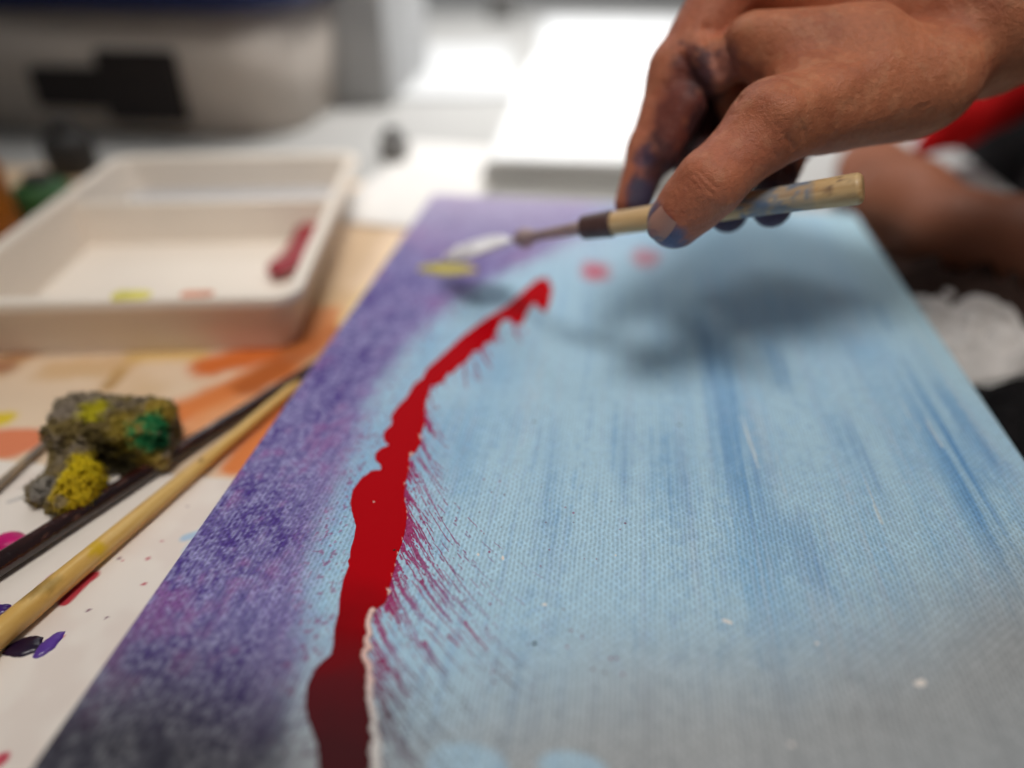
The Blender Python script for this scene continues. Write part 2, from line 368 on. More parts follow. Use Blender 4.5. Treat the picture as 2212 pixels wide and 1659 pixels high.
    lum = (C @ np.array([0.2126, 0.7152, 0.0722]))
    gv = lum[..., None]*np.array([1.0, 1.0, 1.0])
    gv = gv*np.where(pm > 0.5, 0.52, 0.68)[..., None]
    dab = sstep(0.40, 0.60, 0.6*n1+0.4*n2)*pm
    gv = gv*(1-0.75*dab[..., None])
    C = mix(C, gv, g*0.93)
    return C
m_canvas = material('painted_canvas_weave', None, 0.62, 0.22, bumps=[(900, 0.00006), (3500, 0.00002)], tint=[(2300, 0.86, 1.14)], weave=0.00011)
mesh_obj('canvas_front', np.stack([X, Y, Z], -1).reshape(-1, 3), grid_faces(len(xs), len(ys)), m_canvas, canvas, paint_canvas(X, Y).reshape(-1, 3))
m_pine = material('stretcher_pine', tuple(lin(205, 176, 132)), 0.7, 0.25, tint=[(80, 0.85, 1.08)], stretch=(1, 0.1, 1))
for (a, b) in (((XL+0.001, Y0+0.0005), (XL+0.032, Y1-0.0005)), ((XR-0.032, Y0+0.0005), (XR-0.001, Y1-0.0005)), ((XL+0.0325, Y0+0.0005), (XR-0.0325, Y0+0.034)), ((XL+0.0325, Y1-0.034), (XR-0.0325, Y1-0.0005))):
    bm_obj('stretcher_bar', box_bm(((a[0]+b[0])/2, (a[1]+b[1])/2, TABLE/2-0.0012), ((b[0]-a[0])/2, (b[1]-a[1])/2, -TABLE/2-0.0012)), m_pine, canvas)

# ---- red stroke: a slab of thick paint with a rounded rim
left = [(690,1720),(688,1659),(687,1616),(676,1583),(664,1550),(660,1523),(665,1479),(679,1449),(695,1430),(714,1416),(719,1403),(721,1391),(722,1359),(732,1326),(735,1287),(742,1255),(755,1222),(752,1212),(757,1204),(758,1188),(766,1161),(770,1136),(762,1109),(757,1087),(763,1059),(780,1035),(802,1018),(824,1016),(824,1005),(811,994),(811,980),(824,969),(843,961),(832,955),(828,942),(832,931),(847,917),(846,898),(859,879),(878,860),(895,830),(914,816),(920,800),(955,768),(1000,726),(1050,688),(1092,664),(1130,630),(1160,604),(1182,600)]
right = [(1193,622),(1188,652),(1178,676),(1166,668),(1154,654),(1141,670),(1127,702),(1112,702),(1104,690),(1084,692),(1072,716),(1064,738),(1048,742),(1040,758),(1022,760),(1008,782),(990,792),(978,808),(968,806),(958,824),(940,834),(930,832),(927,850),(920,868),(918,893),(919,909),(912,931),(908,942),(909,958),(897,978),(883,989),(885,1010),(877,1037),(872,1073),(879,1106),(876,1141),(866,1180),(856,1204),(851,1233),(843,1260),(838,1285),(832,1304),(815,1314),(803,1328),(795,1348),(796,1359),(794,1375),(796,1394),(787,1410),(788,1424),(796,1435),(798,1465),(799,1479),(798,1495),(802,1528),(810,1555),(806,1577),(812,1599),(807,1621),(810,1640),(808,1659),(812,1720)]
outl = unl(left+right)[:, :2]
def resample(P, step, closed=True):
    Q = np.vstack([P, P[:1]]) if closed else P
    d = np.r_[0, np.cumsum(np.linalg.norm(np.diff(Q, axis=0), axis=1))]; n = max(int(d[-1]/step), 4)
    t = np.linspace(0, d[-1], n, endpoint=not closed)
    return np.stack([np.interp(t, d, Q[:, i]) for i in range(Q.shape[1])], -1)
ol = resample(outl, 0.00035)
for _ in range(3): ol = 0.5*ol+0.25*(np.roll(ol, 1, 0)+np.roll(ol, -1, 0))
nn = len(ol); tg = np.roll(ol, -1, 0)-np.roll(ol, 1, 0); nrm = np.stack([tg[:, 1], -tg[:, 0]], -1); nrm /= np.linalg.norm(nrm, axis=1)[:, None]
area = 0.5*np.sum(ol[:, 0]*np.roll(ol[:, 1], -1)-np.roll(ol[:, 0], -1)*ol[:, 1])
if area < 0: nrm = -nrm
wob = 0.00022*(fbm(ol[:, 0]*1500, ol[:, 1]*1500, 3.3, 2)-0.5); ol = ol+nrm*wob[:, None]
rim = [(0.00012, -0.0002), (0.00010, 0.00012), (0.0, 0.00026), (-0.00016, 0.00032), (-0.00035, 0.00031)]
V = np.concatenate([np.c_[ol+nrm*o, np.full(nn, z)] for o, z in rim]); F = []
for r in range(len(rim)-1):
    for i in range(nn): j = (i+1) % nn; F.append([r*nn+i, r*nn+j, (r+1)*nn+j, (r+1)*nn+i])
bm = bmesh.new(); bv = [bm.verts.new(v) for v in V]
for q in F: bm.faces.new([bv[i] for i in q])
top = bm.faces.new([bv[(len(rim)-1)*nn+i] for i in range(nn)]); bmesh.ops.triangulate(bm, faces=[top])
if area < 0: bmesh.ops.reverse_faces(bm, faces=bm.faces)
bm.verts.index_update(); Fv = [[v.index for v in p.verts] for p in bm.faces]; bm.free()
m_red = bpy.data.materials.new('red_acrylic'); m_red.use_nodes = True
nt = m_red.node_tree; N = nt.nodes; L = nt.links; b = N['Principled BSDF']
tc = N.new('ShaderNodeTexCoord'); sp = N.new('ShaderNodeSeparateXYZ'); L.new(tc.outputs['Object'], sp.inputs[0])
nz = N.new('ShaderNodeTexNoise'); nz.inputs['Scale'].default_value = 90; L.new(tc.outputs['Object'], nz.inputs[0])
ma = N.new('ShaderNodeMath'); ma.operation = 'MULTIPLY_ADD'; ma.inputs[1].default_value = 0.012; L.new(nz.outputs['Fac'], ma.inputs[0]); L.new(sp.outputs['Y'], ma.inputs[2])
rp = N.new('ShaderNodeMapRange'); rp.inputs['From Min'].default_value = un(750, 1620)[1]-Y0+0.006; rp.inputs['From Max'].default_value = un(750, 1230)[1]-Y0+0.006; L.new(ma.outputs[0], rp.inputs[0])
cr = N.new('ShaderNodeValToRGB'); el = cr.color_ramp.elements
el[0].color = (*lin(72, 30, 34), 1); el[1].color = (*lin(182, 0, 14), 1)  # near end darkened to maroon, a vignette put into the paint colour
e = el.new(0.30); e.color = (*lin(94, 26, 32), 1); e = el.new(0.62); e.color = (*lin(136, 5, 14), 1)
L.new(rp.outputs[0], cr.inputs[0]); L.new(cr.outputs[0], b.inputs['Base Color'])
n2 = N.new('ShaderNodeTexNoise'); n2.inputs['Scale'].default_value = 260; n2.inputs['Detail'].default_value = 4; L.new(tc.outputs['Object'], n2.inputs[0])
bp = N.new('ShaderNodeBump'); bp.inputs['Distance'].default_value = 0.00025; bp.inputs['Strength'].default_value = 0.6; L.new(n2.outputs['Fac'], bp.inputs['Height']); L.new(bp.outputs[0], b.inputs['Normal'])
b.inputs['Roughness'].default_value = 0.6; b.inputs['Specular IOR Level'].default_value = 0.05
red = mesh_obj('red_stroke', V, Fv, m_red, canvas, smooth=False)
tag(red, 'thick red paint stroke with a lumpy left edge')
# ---- ridge on the stroke's right edge, its glint painted in as a pale colour
m_ridge = material('ridge_painted_glint', None, 0.25, 0.6, bumps=[(2500, 0.00008)], coat=0.4)
rv, rf, rc = [], [], []
def ridge_piece(pts, r0, seed):
    P = resample(unl(pts), 0.00022, False); n = len(P); rs = np.random.RandomState(seed)
    s = np.arange(n)*0.00022
    rad = r0*(0.75+0.55*np.abs(np.sin(s*1500+3*fbm(s*300, s*0, seed, 2)*6)))*np.minimum(1, np.minimum(np.arange(n)+1, n-np.arange(n))/4)
    P[:, 0] += 0.00035*(fbm(s*700, s*0+2, seed, 2)-0.5); P[:, 2] = 0.00030+0.4*rad
    v, f_, ring = tube(P, rad, 8); o = sum(len(x) for x in rv)
    rv.append(v); rf.extend([[i+o for i in q] for q in f_])
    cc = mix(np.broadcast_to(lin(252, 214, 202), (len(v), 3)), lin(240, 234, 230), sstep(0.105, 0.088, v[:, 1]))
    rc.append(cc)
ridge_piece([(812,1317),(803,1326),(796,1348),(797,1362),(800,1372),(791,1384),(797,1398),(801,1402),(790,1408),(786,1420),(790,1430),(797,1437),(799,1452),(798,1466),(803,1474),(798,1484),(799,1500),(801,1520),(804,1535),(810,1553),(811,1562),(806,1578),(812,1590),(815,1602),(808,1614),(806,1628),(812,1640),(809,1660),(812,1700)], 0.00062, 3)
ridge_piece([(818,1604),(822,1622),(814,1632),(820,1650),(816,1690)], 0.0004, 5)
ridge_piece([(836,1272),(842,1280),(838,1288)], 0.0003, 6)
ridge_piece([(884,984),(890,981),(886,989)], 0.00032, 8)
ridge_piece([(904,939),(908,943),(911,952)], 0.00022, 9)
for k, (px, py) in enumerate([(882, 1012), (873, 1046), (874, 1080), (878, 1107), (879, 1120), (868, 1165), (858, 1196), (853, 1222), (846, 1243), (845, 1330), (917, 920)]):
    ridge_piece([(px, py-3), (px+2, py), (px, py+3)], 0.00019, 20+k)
rd = mesh_obj('paint_ridge', np.concatenate(rv), rf, m_ridge, canvas, np.concatenate(rc)); tag(rd, 'beaded paint ridge along the red stroke, its highlight painted pinkish white')
# ---- dry-brush streaks fanning from the red stroke, too many to count
def px_right(y): 
    r = np.array(right); i = np.argsort(r[:, 1]); return np.interp(y, r[i, 1], r[i, 0])
sv, sf, sc_ = [], [], []
rs = np.random.RandomState(4)
def streak(x0, y0, length, s0, bend, wid, dens, seed):
    n = int(length/5)+3; t = np.linspace(0, 1, n)
    ang = s0-bend*t; stp = length/n
    xs_ = x0+np.cumsum(np.cos(ang)*stp); ys_ = y0+np.cumsum(np.sin(ang)*stp)
    P = unl(list(zip(xs_, ys_))); s = np.arange(n)
    keep = fbm(s*0.22, s*0+seed*3.7, seed, 2)+0.16*(rs.rand(n)-0.5) < (dens*(1.12-0.40*t))
    for i in range(n-1):
        if not keep[i]: continue
        d = P[i+1]-P[i]; nv = np.array([-d[1], d[0], 0]); nv /= np.linalg.norm(nv)+1e-9
        wA = wid*(1-0.6*t[i])*(0.55+0.8*rs.rand()); wB = wid*(1-0.6*t[i+1])*(0.55+0.8*rs.rand()); j = nv*wid*(rs.rand()-0.5)*0.7
        o = len(sv); z = np.array([0, 0, 0.00006+0.00003*rs.rand()])
        sv.extend([P[i]+nv*wA+j+z, P[i]-nv*wA+j+z, P[i+1]-nv*wB+j+z, P[i+1]+nv*wB+j+z]); sf.append([o+1, o+2, o+3, o])
        g = sstep(1380, 1560, ys_[i]+0.15*(xs_[i]-800)); c = mix(lin(140, 14, 80), lin(180, 76, 132), rs.rand()*0.9)  # streaks grey out at the near end with the same painted vignette
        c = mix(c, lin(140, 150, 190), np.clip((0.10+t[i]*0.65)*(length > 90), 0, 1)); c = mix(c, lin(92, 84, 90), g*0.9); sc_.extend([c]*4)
for k in range(105):
    y0 = 842+(1655-842)*rs.rand(); x0 = px_right(y0)+rs.randn()*2+1
    streak(x0, y0, 40+240*rs.rand()**1.5*sstep(840, 1100, y0)+30, math.radians(64+5*rs.randn()), math.radians(14+8*rs.rand()), 0.00013+0.00018*rs.rand()**3, 0.55, k)
for k in range(80):     # longer faint streaks
    y0 = 980+(1560-980)*rs.rand(); x0 = px_right(y0)+6+20*rs.rand()
    streak(x0, y0, 200+260*rs.rand(), math.radians(64+4*rs.randn()), math.radians(22+6*rs.rand()), 0.00017, 0.53, 200+k)
for k in range(60):     # thick feathering right at the edge
    y0 = 980+(1330-980)*rs.rand(); streak(px_right(y0)-2, y0, 22+46*rs.rand(), math.radians(66+8*rs.randn()), 0.1, 0.00042, 0.70, 400+k)
for k in range(26):     # feathering under the far half of the stroke
    q = right[6+int(rs.rand()*20)]; streak(q[0]-3, q[1]-4, 25+50*rs.rand(), math.radians(72+8*rs.randn()), 0.25, 0.0005, 0.6, 500+k)
for (x0, y0, l, a, wd) in [(905, 1250, 130, 58, .0005), (895, 1190, 150, 60, .0006), (862, 1255, 100, 66, .0005), (912, 1380, 95, 60, .0005), (1000, 1340, 85, 55, .0004), (965, 1370, 40, 48, .0004), (855, 1455, 60, 68, .0006), (820, 1420, 40, 64, .0008)]:
    streak(x0, y0, l, math.radians(a), 0.18, wd, 0.85, int(x0))
for k in range(120):    # spatter specks
    px = 860+500*rs.rand()**1.6; py = 880+650*rs.rand(); c = un(px, py)
    if px < px_right(py)+4: continue
    r = 0.00018+0.00022*rs.rand()**2; o = len(sv); m = 6
    sv.extend([c+np.array([r*math.cos(2*math.pi*i/m), r*math.sin(2*math.pi*i/m), 0.00007]) for i in range(m)]); sf.append([o+i for i in range(m)]); sc_.extend([mix(lin(158, 70, 120), lin(120, 110, 130), rs.rand())]*m)
m_streak = material('crimson_dry_brush', None, 0.6, 0.2)
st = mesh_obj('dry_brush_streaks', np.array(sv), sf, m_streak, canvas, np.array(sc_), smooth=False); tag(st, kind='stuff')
# ---- red dabs, chips and crumbs on the painting
def blob_mesh(c, rx, ry, h, seed, rot=0.0, n=40, rings=7, wob=0.18):
    V, F = [], []; th = np.arange(n)*2*math.pi/n
    k = 1+wob*2*(fbm(2+np.cos(th)*1.3, 2+np.sin(th)*1.3, seed*1.7, 3)-0.5)
    V.append((c[0], c[1], c[2]+h))
    for i in range(1, rings+1):
        t = i/rings; z = h*math.sqrt(max(0, 1-t**2.4))
        x = rx*t*k*np.cos(th); y = ry*t*k*np.sin(th)
        V.extend(zip(c[0]+x*math.cos(rot)-y*math.sin(rot), c[1]+x*math.sin(rot)+y*math.cos(rot), np.full(n, c[2]+z-(0.0001 if i == rings else 0))))
    F += [[0, 1+i, 1+(i+1) % n] for i in range(n)]
    for r in range(rings-1):
        F += [[1+r*n+i, 1+(r+1)*n+i, 1+(r+1)*n+(i+1) % n, 1+r*n+(i+1) % n] for i in range(n)]
    return np.array(V), F
v, f_ = blob_mesh(un(968, 582), 0.0150, 0.0062, 0.0020, 3, 0.1)
tag(mesh_obj('paint_dab', v, f_, material('yellow_dab', tuple(lin(186, 170, 52)), 0.4, 0.4, bumps=[(300, 0.0003)]), canvas), 'yellow paint dab under the knife tip')
m_chip = material('white_chip', tuple(lin(250, 240, 232)), 0.5, 0.3, bumps=[(900, 0.0001)])
m_crumb = material('dark_crumb', tuple(lin(34, 30, 30)), 0.7, 0.2, bumps=[(900, 0.0001)])
chips = [(1571, 1343, .0016, .0005, 'w', -0.35), (1989, 1476, .0016, .0009, 'w', 0.5), (1086, 1205, .0005, .0008, 'w', 0.3), (1176, 1306, .0006, .0004, 'w', 0), (1710, 1608, .0006, .0004, 'w', 0), (1765, 1390, .0005, .0005, 'w', 0), (1033, 1198, .0004, .0005, 'w', 0),
         (1155, 1391, .0006, .0005, 'k', 0.2), (1153, 911, .0004, .0004, 'k', 0), (1467, 918, .0004, .0004, 'k', 0), (808, 1086, .0003, .0003, 'w', 0), (852, 1190, .0005, .0003, 'k', 0.5), (1330, 1200, .0003, .0003, 'w', 0)]
for k, (px, py, rx, ry, c, rot) in enumerate(chips):
    v, f_ = blob_mesh(un(px, py), rx, ry, min(rx, ry)*0.8, 30+k, rot, n=12, rings=3, wob=0.5)
    if c == 'k' and px < 900 or px in (808,): v = v+np.array([0, 0, 0.0003])
    mesh_obj('paint_chip' if c == 'w' else 'crumb', v, f_, m_chip if c == 'w' else m_crumb, canvas)

# ================================================================== PAPERS
def sheet(name, corners, z, thick, mat, label, cat, paint, step=0.0012):
    c = np.array(corners, float); base = (*c.mean(0), z)
    nu = int(np.linalg.norm(c[1]-c[0])/step)+2; nv = int(np.linalg.norm(c[3]-c[0])/step)+2
    u, v = np.meshgrid(np.linspace(0, 1, nu), np.linspace(0, 1, nv), indexing='ij'); u = u[..., None]; v = v[..., None]
    P = (c[0]*(1-u)+c[1]*u)*(1-v)+(c[3]*(1-u)+c[2]*u)*v
    zz = np.full(P.shape[:2], z+thick)
    o = empty(name, base, label, cat)
    V = np.concatenate([P, zz[..., None]], -1).reshape(-1, 3); F = grid_faces(nu, nv)
    rimi = np.concatenate([np.arange(nu)*nv, (nu-1)*nv+np.arange(1, nv), (np.arange(nu-1)[::-1])*nv+nv-1, np.arange(1, nv-1)[::-1]])
    n0 = len(V); Vb = V[rimi].copy(); Vb[:, 2] = z+0.00002; V = np.concatenate([V, Vb]); k = len(rimi); i = np.arange(k); j = (i+1) % k
    F = np.concatenate([F, np.stack([rimi[j], rimi[i], n0+i, n0+j], -1)])
    C = paint(V[:, 0], V[:, 1]); mesh_obj('sheet', V, F, mat, o, C, smooth=False)
    return o
def dab(C, X, Y, pts, wd, col, z, k=1.0, seed=0.0, hard=0.35, ns=160):
    d, p = poly_dist(X, Y, unl(pts, z)); e = wd*(0.65+0.7*fbm(X*ns, Y*ns, seed, 3))
    return mix(C, col, sstep(1.0, hard, d/e)*k)
m_paper = material('paper', None, 0.75, 0.15, bumps=[(700, 0.00003)], tint=[(30, 0.97, 1.03)])
def paint_palette(X, Y):
    z = TABLE
    C = np.broadcast_to(lin(232, 206, 178), (len(X), 3)).copy()
    C = mix(C, lin(214, 178, 132), sstep(0.42, 0.62, fbm(X*22, Y*22, 2.0, 3))*0.75*sstep(0.20, 0.24, Y))
    OR, BR, SA, YE, TN = lin(222, 118, 42), lin(176, 92, 42), lin(226, 128, 88), lin(226, 196, 40), lin(196, 148, 80)
    C = dab(C, X, Y, [(372, 905), (480, 850), (600, 800)], 0.013, OR, z, 0.9, 1)
    C = dab(C, X, Y, [(400, 950), (450, 900), (560, 860)], 0.009, lin(232, 150, 92), z, 0.8, 2)
    C = dab(C, X, Y, [(460, 790), (560, 765), (640, 745)], 0.014, lin(214, 106, 34), z, 0.95, 3)
    C = dab(C, X, Y, [(540, 835), (640, 770), (730, 705)], 0.011, BR, z, 0.85, 4)
    C = dab(C, X, Y, [(640, 735), (700, 680)], 0.014, lin(206, 128, 76), z, 0.8, 14)
    C = dab(C, X, Y, [(505, 1010), (560, 950), (620, 880)], 0.007, OR, z, 0.9, 5)
    C = dab(C, X, Y, [(-40, 960), (45, 955)], 0.0105, SA, z, 0.95, 6, 0.7)
    C = dab(C, X, Y, [(-30, 905), (6, 905)], 0.006, YE, z, 0.95, 7, 0.6)
    C = dab(C, X, Y, [(235, 835), (262, 800)], 0.0045, TN*0.8, z, 0.8, 8)
    C = dab(C, X, Y, [(-30, 700), (30, 740), (60, 755)], 0.012, lin(190, 120, 56), z, 0.85, 9)
    C = dab(C, X, Y, [(-40, 790), (10, 795)], 0.008, lin(150, 80, 44), z, 0.7, 10)
    C = dab(C, X, Y, [(300, 770), (420, 765)], 0.009, lin(222, 182, 96), z, 0.7, 11)
    C = dab(C, X, Y, [(120, 800), (260, 790)], 0.012, lin(206, 164, 106), z, 0.6, 12)
    C = dab(C, X, Y, [(700, 640), (760, 560), (800, 500)], 0.016, lin(180, 150, 112), z, 0.5, 13)  # tray's shadow on the sheet, painted in as a tan strip
    C = dab(C, X, Y, [(760, 700), (840, 600), (880, 530)], 0.010, lin(240, 222, 164), z, 0.9, 15)
    C = dab(C, X, Y, [(530, 1030), (545, 1005)], 0.002, lin(90, 60, 40), z, 0.7, 16)
    return C
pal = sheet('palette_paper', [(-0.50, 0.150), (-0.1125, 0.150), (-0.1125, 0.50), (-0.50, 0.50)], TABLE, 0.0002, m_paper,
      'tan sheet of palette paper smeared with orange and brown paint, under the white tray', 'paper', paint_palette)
def paint_card(X, Y):
    z = TABLE+0.0006
    C = np.broadcast_to(lin(240, 229, 219), (len(X), 3)).copy()
    C = mix(C, lin(226, 208, 198), sstep(0.5, 0.7, fbm(X*60, Y*60, 1.0, 3))*0.4)
    C = dab(C, X, Y, [(400, 1163), (440, 1150), (470, 1130)], 0.0022, lin(168, 200, 226), z, 0.85, 3)
    C = dab(C, X, Y, [(408, 1190), (470, 1110)], 0.0028, lin(176, 206, 230), z, 0.6, 4)
    C = dab(C, X, Y, [(20, 1085), (50, 1075)], 0.0012, lin(150, 146, 150), z, 0.5, 5)
    C = dab(C, X, Y, [(22, 985), (60, 972)], 0.003, lin(190, 200, 220), z, 0.5, 6)
    C = dab(C, X, Y, [(90, 1270), (120, 1245), (140, 1262)], 0.0022, lin(178, 20, 60), z, 0.95, 7, 0.6)
    C = dab(C, X, Y, [(140, 1300), (166, 1275), (200, 1245)], 0.0021, lin(186, 22, 50), z, 0.95, 8, 0.6)
    C = dab(C, X, Y, [(118, 1255), (135, 1240)], 0.0022, lin(110, 40, 130), z, 0.9, 9, 0.6)
    C = dab(C, X, Y, [(-10, 1650), (5, 1640)], 0.002, lin(196, 30, 70), z, 0.9, 10, 0.6)
    sp = [(319, 1208), (256, 1208), (310, 1263), (190, 1320), (135, 1377), (230, 1335), (265, 1212), (405, 1095), (350, 1170)]
    for i, (px, py) in enumerate(sp):
        C = dab(C, X, Y, [(px, py), (px+2, py-1)], 0.0007 if i < 6 else 0.0004, lin(120, 60, 90) if i % 2 else lin(190, 50, 80), z, 0.85, i+20, 0.5)
    return C
card = sheet('paper_card', [(-0.30, 0.02), (-0.1125, 0.02), (-0.1125, 0.1815), (-0.30, 0.1770)], TABLE+0.0003, 0.0005, m_paper,
      'white paper card with magenta and violet paint spots, under the two crossing brush handles', 'paper', paint_card, step=0.0006)
CZ = TABLE+0.0008
def blob(name, px, py, rx, ry, h, col, seed, rot, parent, rough=0.3):
    m = material(name+'_wet', tuple(col), rough, 0.5, bumps=[(500, 0.0001)], tint=[(220, 0.7, 1.25)])
    v, f_ = blob_mesh(un(px, py, CZ), rx, ry, h, seed, rot, wob=0.42); return mesh_obj(name, v, f_, m, parent)
tag(blob('paint_blob', 18, 1172, .0072, .0042, .0022, lin(196, 22, 110), 2, 0.3, card), 'magenta paint blob')
tag(blob('paint_blob', 55, 1398, .0050, .0032, .0010, lin(34, 16, 44), 4, 0.5, card), 'black violet paint blob')
tag(blob('paint_blob', 104, 1396, .0022, .0046, .0009, lin(92, 58, 150), 5, -0.2, card), 'violet paint blob')
tag(blob('paint_blob', 2, 1319, .0028, .0024, .0012, lin(70, 30, 120), 6, 0.2, card), 'deep violet paint blob')

# ================================================================== BRUSHES
def brush_handle(name, label, pts, radii, mat_args, colfn, group, zoff=0.0):
    P = np.array(pts); n = 90
    d = np.r_[0, np.cumsum(np.linalg.norm(np.diff(P, axis=0), axis=1))]; t = np.linspace(0, d[-1], n)
    q = np.polyfit(d, P, 2); path = np.outer(t**2, q[0])*0.5+np.outer(t, q[1])+q[2]; q1 = np.polyfit(d, P, 1); path = 0.7*(np.outer(t, q1[0])+q1[1])+0.3*(np.outer(t**2, q[0])+np.outer(t, q[1])+q[2]); r = np.interp(t, d, radii)
    path[:, 2] = CZ+r+0.0002
    k = np.arange(n); r = r*np.sqrt(np.clip((n-k)/5.0, 0.05, 1))*np.sqrt(np.clip((k+1)/4.0, 0.05, 1))
    v, f_, ring = tube(path, r, 28); o = empty(name, path[n//2]-np.array([0, 0, r[n//2]]), label, 'paintbrush', group)
    s = t[ring[:, 0].astype(int)]; mesh_obj('handle', v, f_, material(name+'_finish', None, *mat_args), o, colfn(v, s, ring[:, 1]))
    return o
def zline(pts, r, extra=0.0):
    out = []
    for (px, py), q in zip(pts, r): p = un(px, py, CZ+q+extra); out.append(p)
    return out
rD = [0.0036, 0.0034, 0.0031, 0.0028, 0.0024, 0.0022, 0.0017]
pD = zline([(-260, 1384), (0, 1222), (176, 1107), (352, 997), (527, 890), (615, 833), (735, 756)], rD)
def dark_col(v, s, th):
    C = np.broadcast_to(lin(48, 18, 16), (len(v), 3)).copy()
    C = mix(C, lin(24, 8, 10), sstep(0.45, 0.65, fbm(s*60, th*1.2, 2.0, 3))*0.8)
    sc1 = (fbm(s*260, th*3, 5.0, 2) > 0.70)
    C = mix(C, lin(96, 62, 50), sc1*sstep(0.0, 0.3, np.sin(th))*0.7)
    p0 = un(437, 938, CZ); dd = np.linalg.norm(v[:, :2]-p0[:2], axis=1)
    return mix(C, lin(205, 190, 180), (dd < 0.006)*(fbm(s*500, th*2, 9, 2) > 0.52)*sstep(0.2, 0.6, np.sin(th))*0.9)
brush_handle('paintbrush', 'paintbrush with glossy dark brown handle lying across the card beside the sponge', pD, rD, (0.16, 0.9, [(300, 0.0003)]), dark_col, 'brushes beside the canvas')
rY = [0.0037, 0.0036, 0.0033, 0.0028, 0.0024, 0.0021]
pY = zline([(-230, 1560), (35, 1347), (176, 1224), (352, 1066), (492, 964), (648, 824)], rY)
def yel_col(v, s, th):
    C = np.broadcast_to(lin(222, 176, 96), (len(v), 3)).copy()
    g = fbm(s*22, th*1.6, 3.0, 3); g2 = fbm(s*45, th*9, 4.0, 3)
    C = mix(C, lin(188, 128, 48), sstep(0.45, 0.68, g)*0.65); C = mix(C, lin(238, 204, 138), sstep(0.52, 0.7, g2)*0.5)
    def spot(px, py, r, col, k=0.9, seed=1.0):
        p0 = un(px, py, CZ+0.004); dd = np.linalg.norm(v[:, :2]-p0[:2], axis=1)/(r*(0.6+0.8*fbm(v[:, 0]*900, v[:, 1]*900, seed, 2)))
        nonlocal C; C = mix(C, col, sstep(1, 0.55, dd)*k)
    spot(212, 1194, 0.0030, lin(214, 172, 20)); spot(105, 1277, 0.004, lin(120, 96, 40), 0.5, 2); spot(278, 1168, 0.0010, lin(60, 40, 30)); spot(300, 1174, 0.0012, lin(20, 14, 14)); spot(262, 1190, 0.0007, lin(60, 40, 30))
    spot(434, 1002, 0.0011, lin(120, 80, 30)); spot(225, 1245, 0.0026, lin(120, 96, 60), 0.7, 4); spot(70, 1300, 0.003, lin(120, 92, 40), 0.5, 5)
    return C
brush_handle('paintbrush', 'paintbrush with varnished yellow wooden handle lying along the canvas edge', pY, rY, (0.30, 0.5, [(350, 0.0003)]), yel_col, 'brushes beside the canvas')
rT = [0.0018, 0.0017, 0.0014, 0.0012]
pT = zline([(-120, 1150), (-20, 1072), (70, 985), (140, 918)], rT)
brush_handle('paintbrush', 'thin grey wooden brush handle at the left edge behind the sponge', pT, rT, (0.5, 0.3, [(300, 0.0003)]), lambda v, s, th: mix(np.broadcast_to(lin(176, 150, 118), (len(v), 3)), lin(128, 118, 108), sstep(0.4, 0.6, fbm(s*70, th, 1.0, 2))), 'brushes beside the canvas')

# ================================================================== SPONGE
def R3(yaw, pitch=0.0, roll=0.0):
    return np.array((Matrix.Rotation(yaw, 3, 'Z') @ Matrix.Rotation(pitch, 3, 'X') @ Matrix.Rotation(roll, 3, 'Y')).transposed())
s0 = at(247, 948, 0.2585); sp_base = (s0[0], s0[1], TABLE+0.0002)
fl = Field(s0-[0.038, 0.045, 0.016], s0+[0.034, 0.024, 0.024], 0.00036); V_ = fl.new()
fl.rbox(V_, s0+[0, 0, 0.0005], (0.0190, 0.0085, 0.0105), R3(0.14, 0.05), 0.003, 0.003)
fl.rbox(V_, at(300, 930, 0.262), (0.0115, 0.0085, 0.0095), R3(0.1, 0.2, 0.1), 0.003, 0.003)
fl.cone(V_, at(160, 890, 0.262), at(205, 882, 0.262), 0.0055, 0.005, 0.003)
fl.cone(V_, at(176, 985, 0.249), at(168, 1072, 0.2395), 0.0042, 0.0062, 0.003)
fl.cone(V_, at(190, 1040, 0.242), at(130, 1085, 0.2395), 0.0052, 0.0045, 0.003)
fl.cone(V_, at(88, 1066, 0.2445), at(135, 1015, 0.252), 0.0042, 0.0046, 0.0025)
gx, gy, gz = np.meshgrid(*[a.astype(np.float32) for a in fl.ax], indexing='ij')
band = np.abs(V_) < 0.005; bx, by, bz = gx[band], gy[band], gz[band]
V_[band] += (0.0034*(fbm(bx*260, by*260, bz*260, 3)-0.5)+0.0046*np.maximum(vnoise(bx*1000, by*1000, bz*1000)-0.52, 0)*2.0+0.0016*(vnoise(bx*520, by*520, bz*520)-0.5)-0.0003).astype(np.float32)
sV, sF = fl.mesh(V_); sV = relax(sV, sF, 1, 0.3); sV[:, 2] = np.maximum(sV[:, 2], TABLE+0.0004)
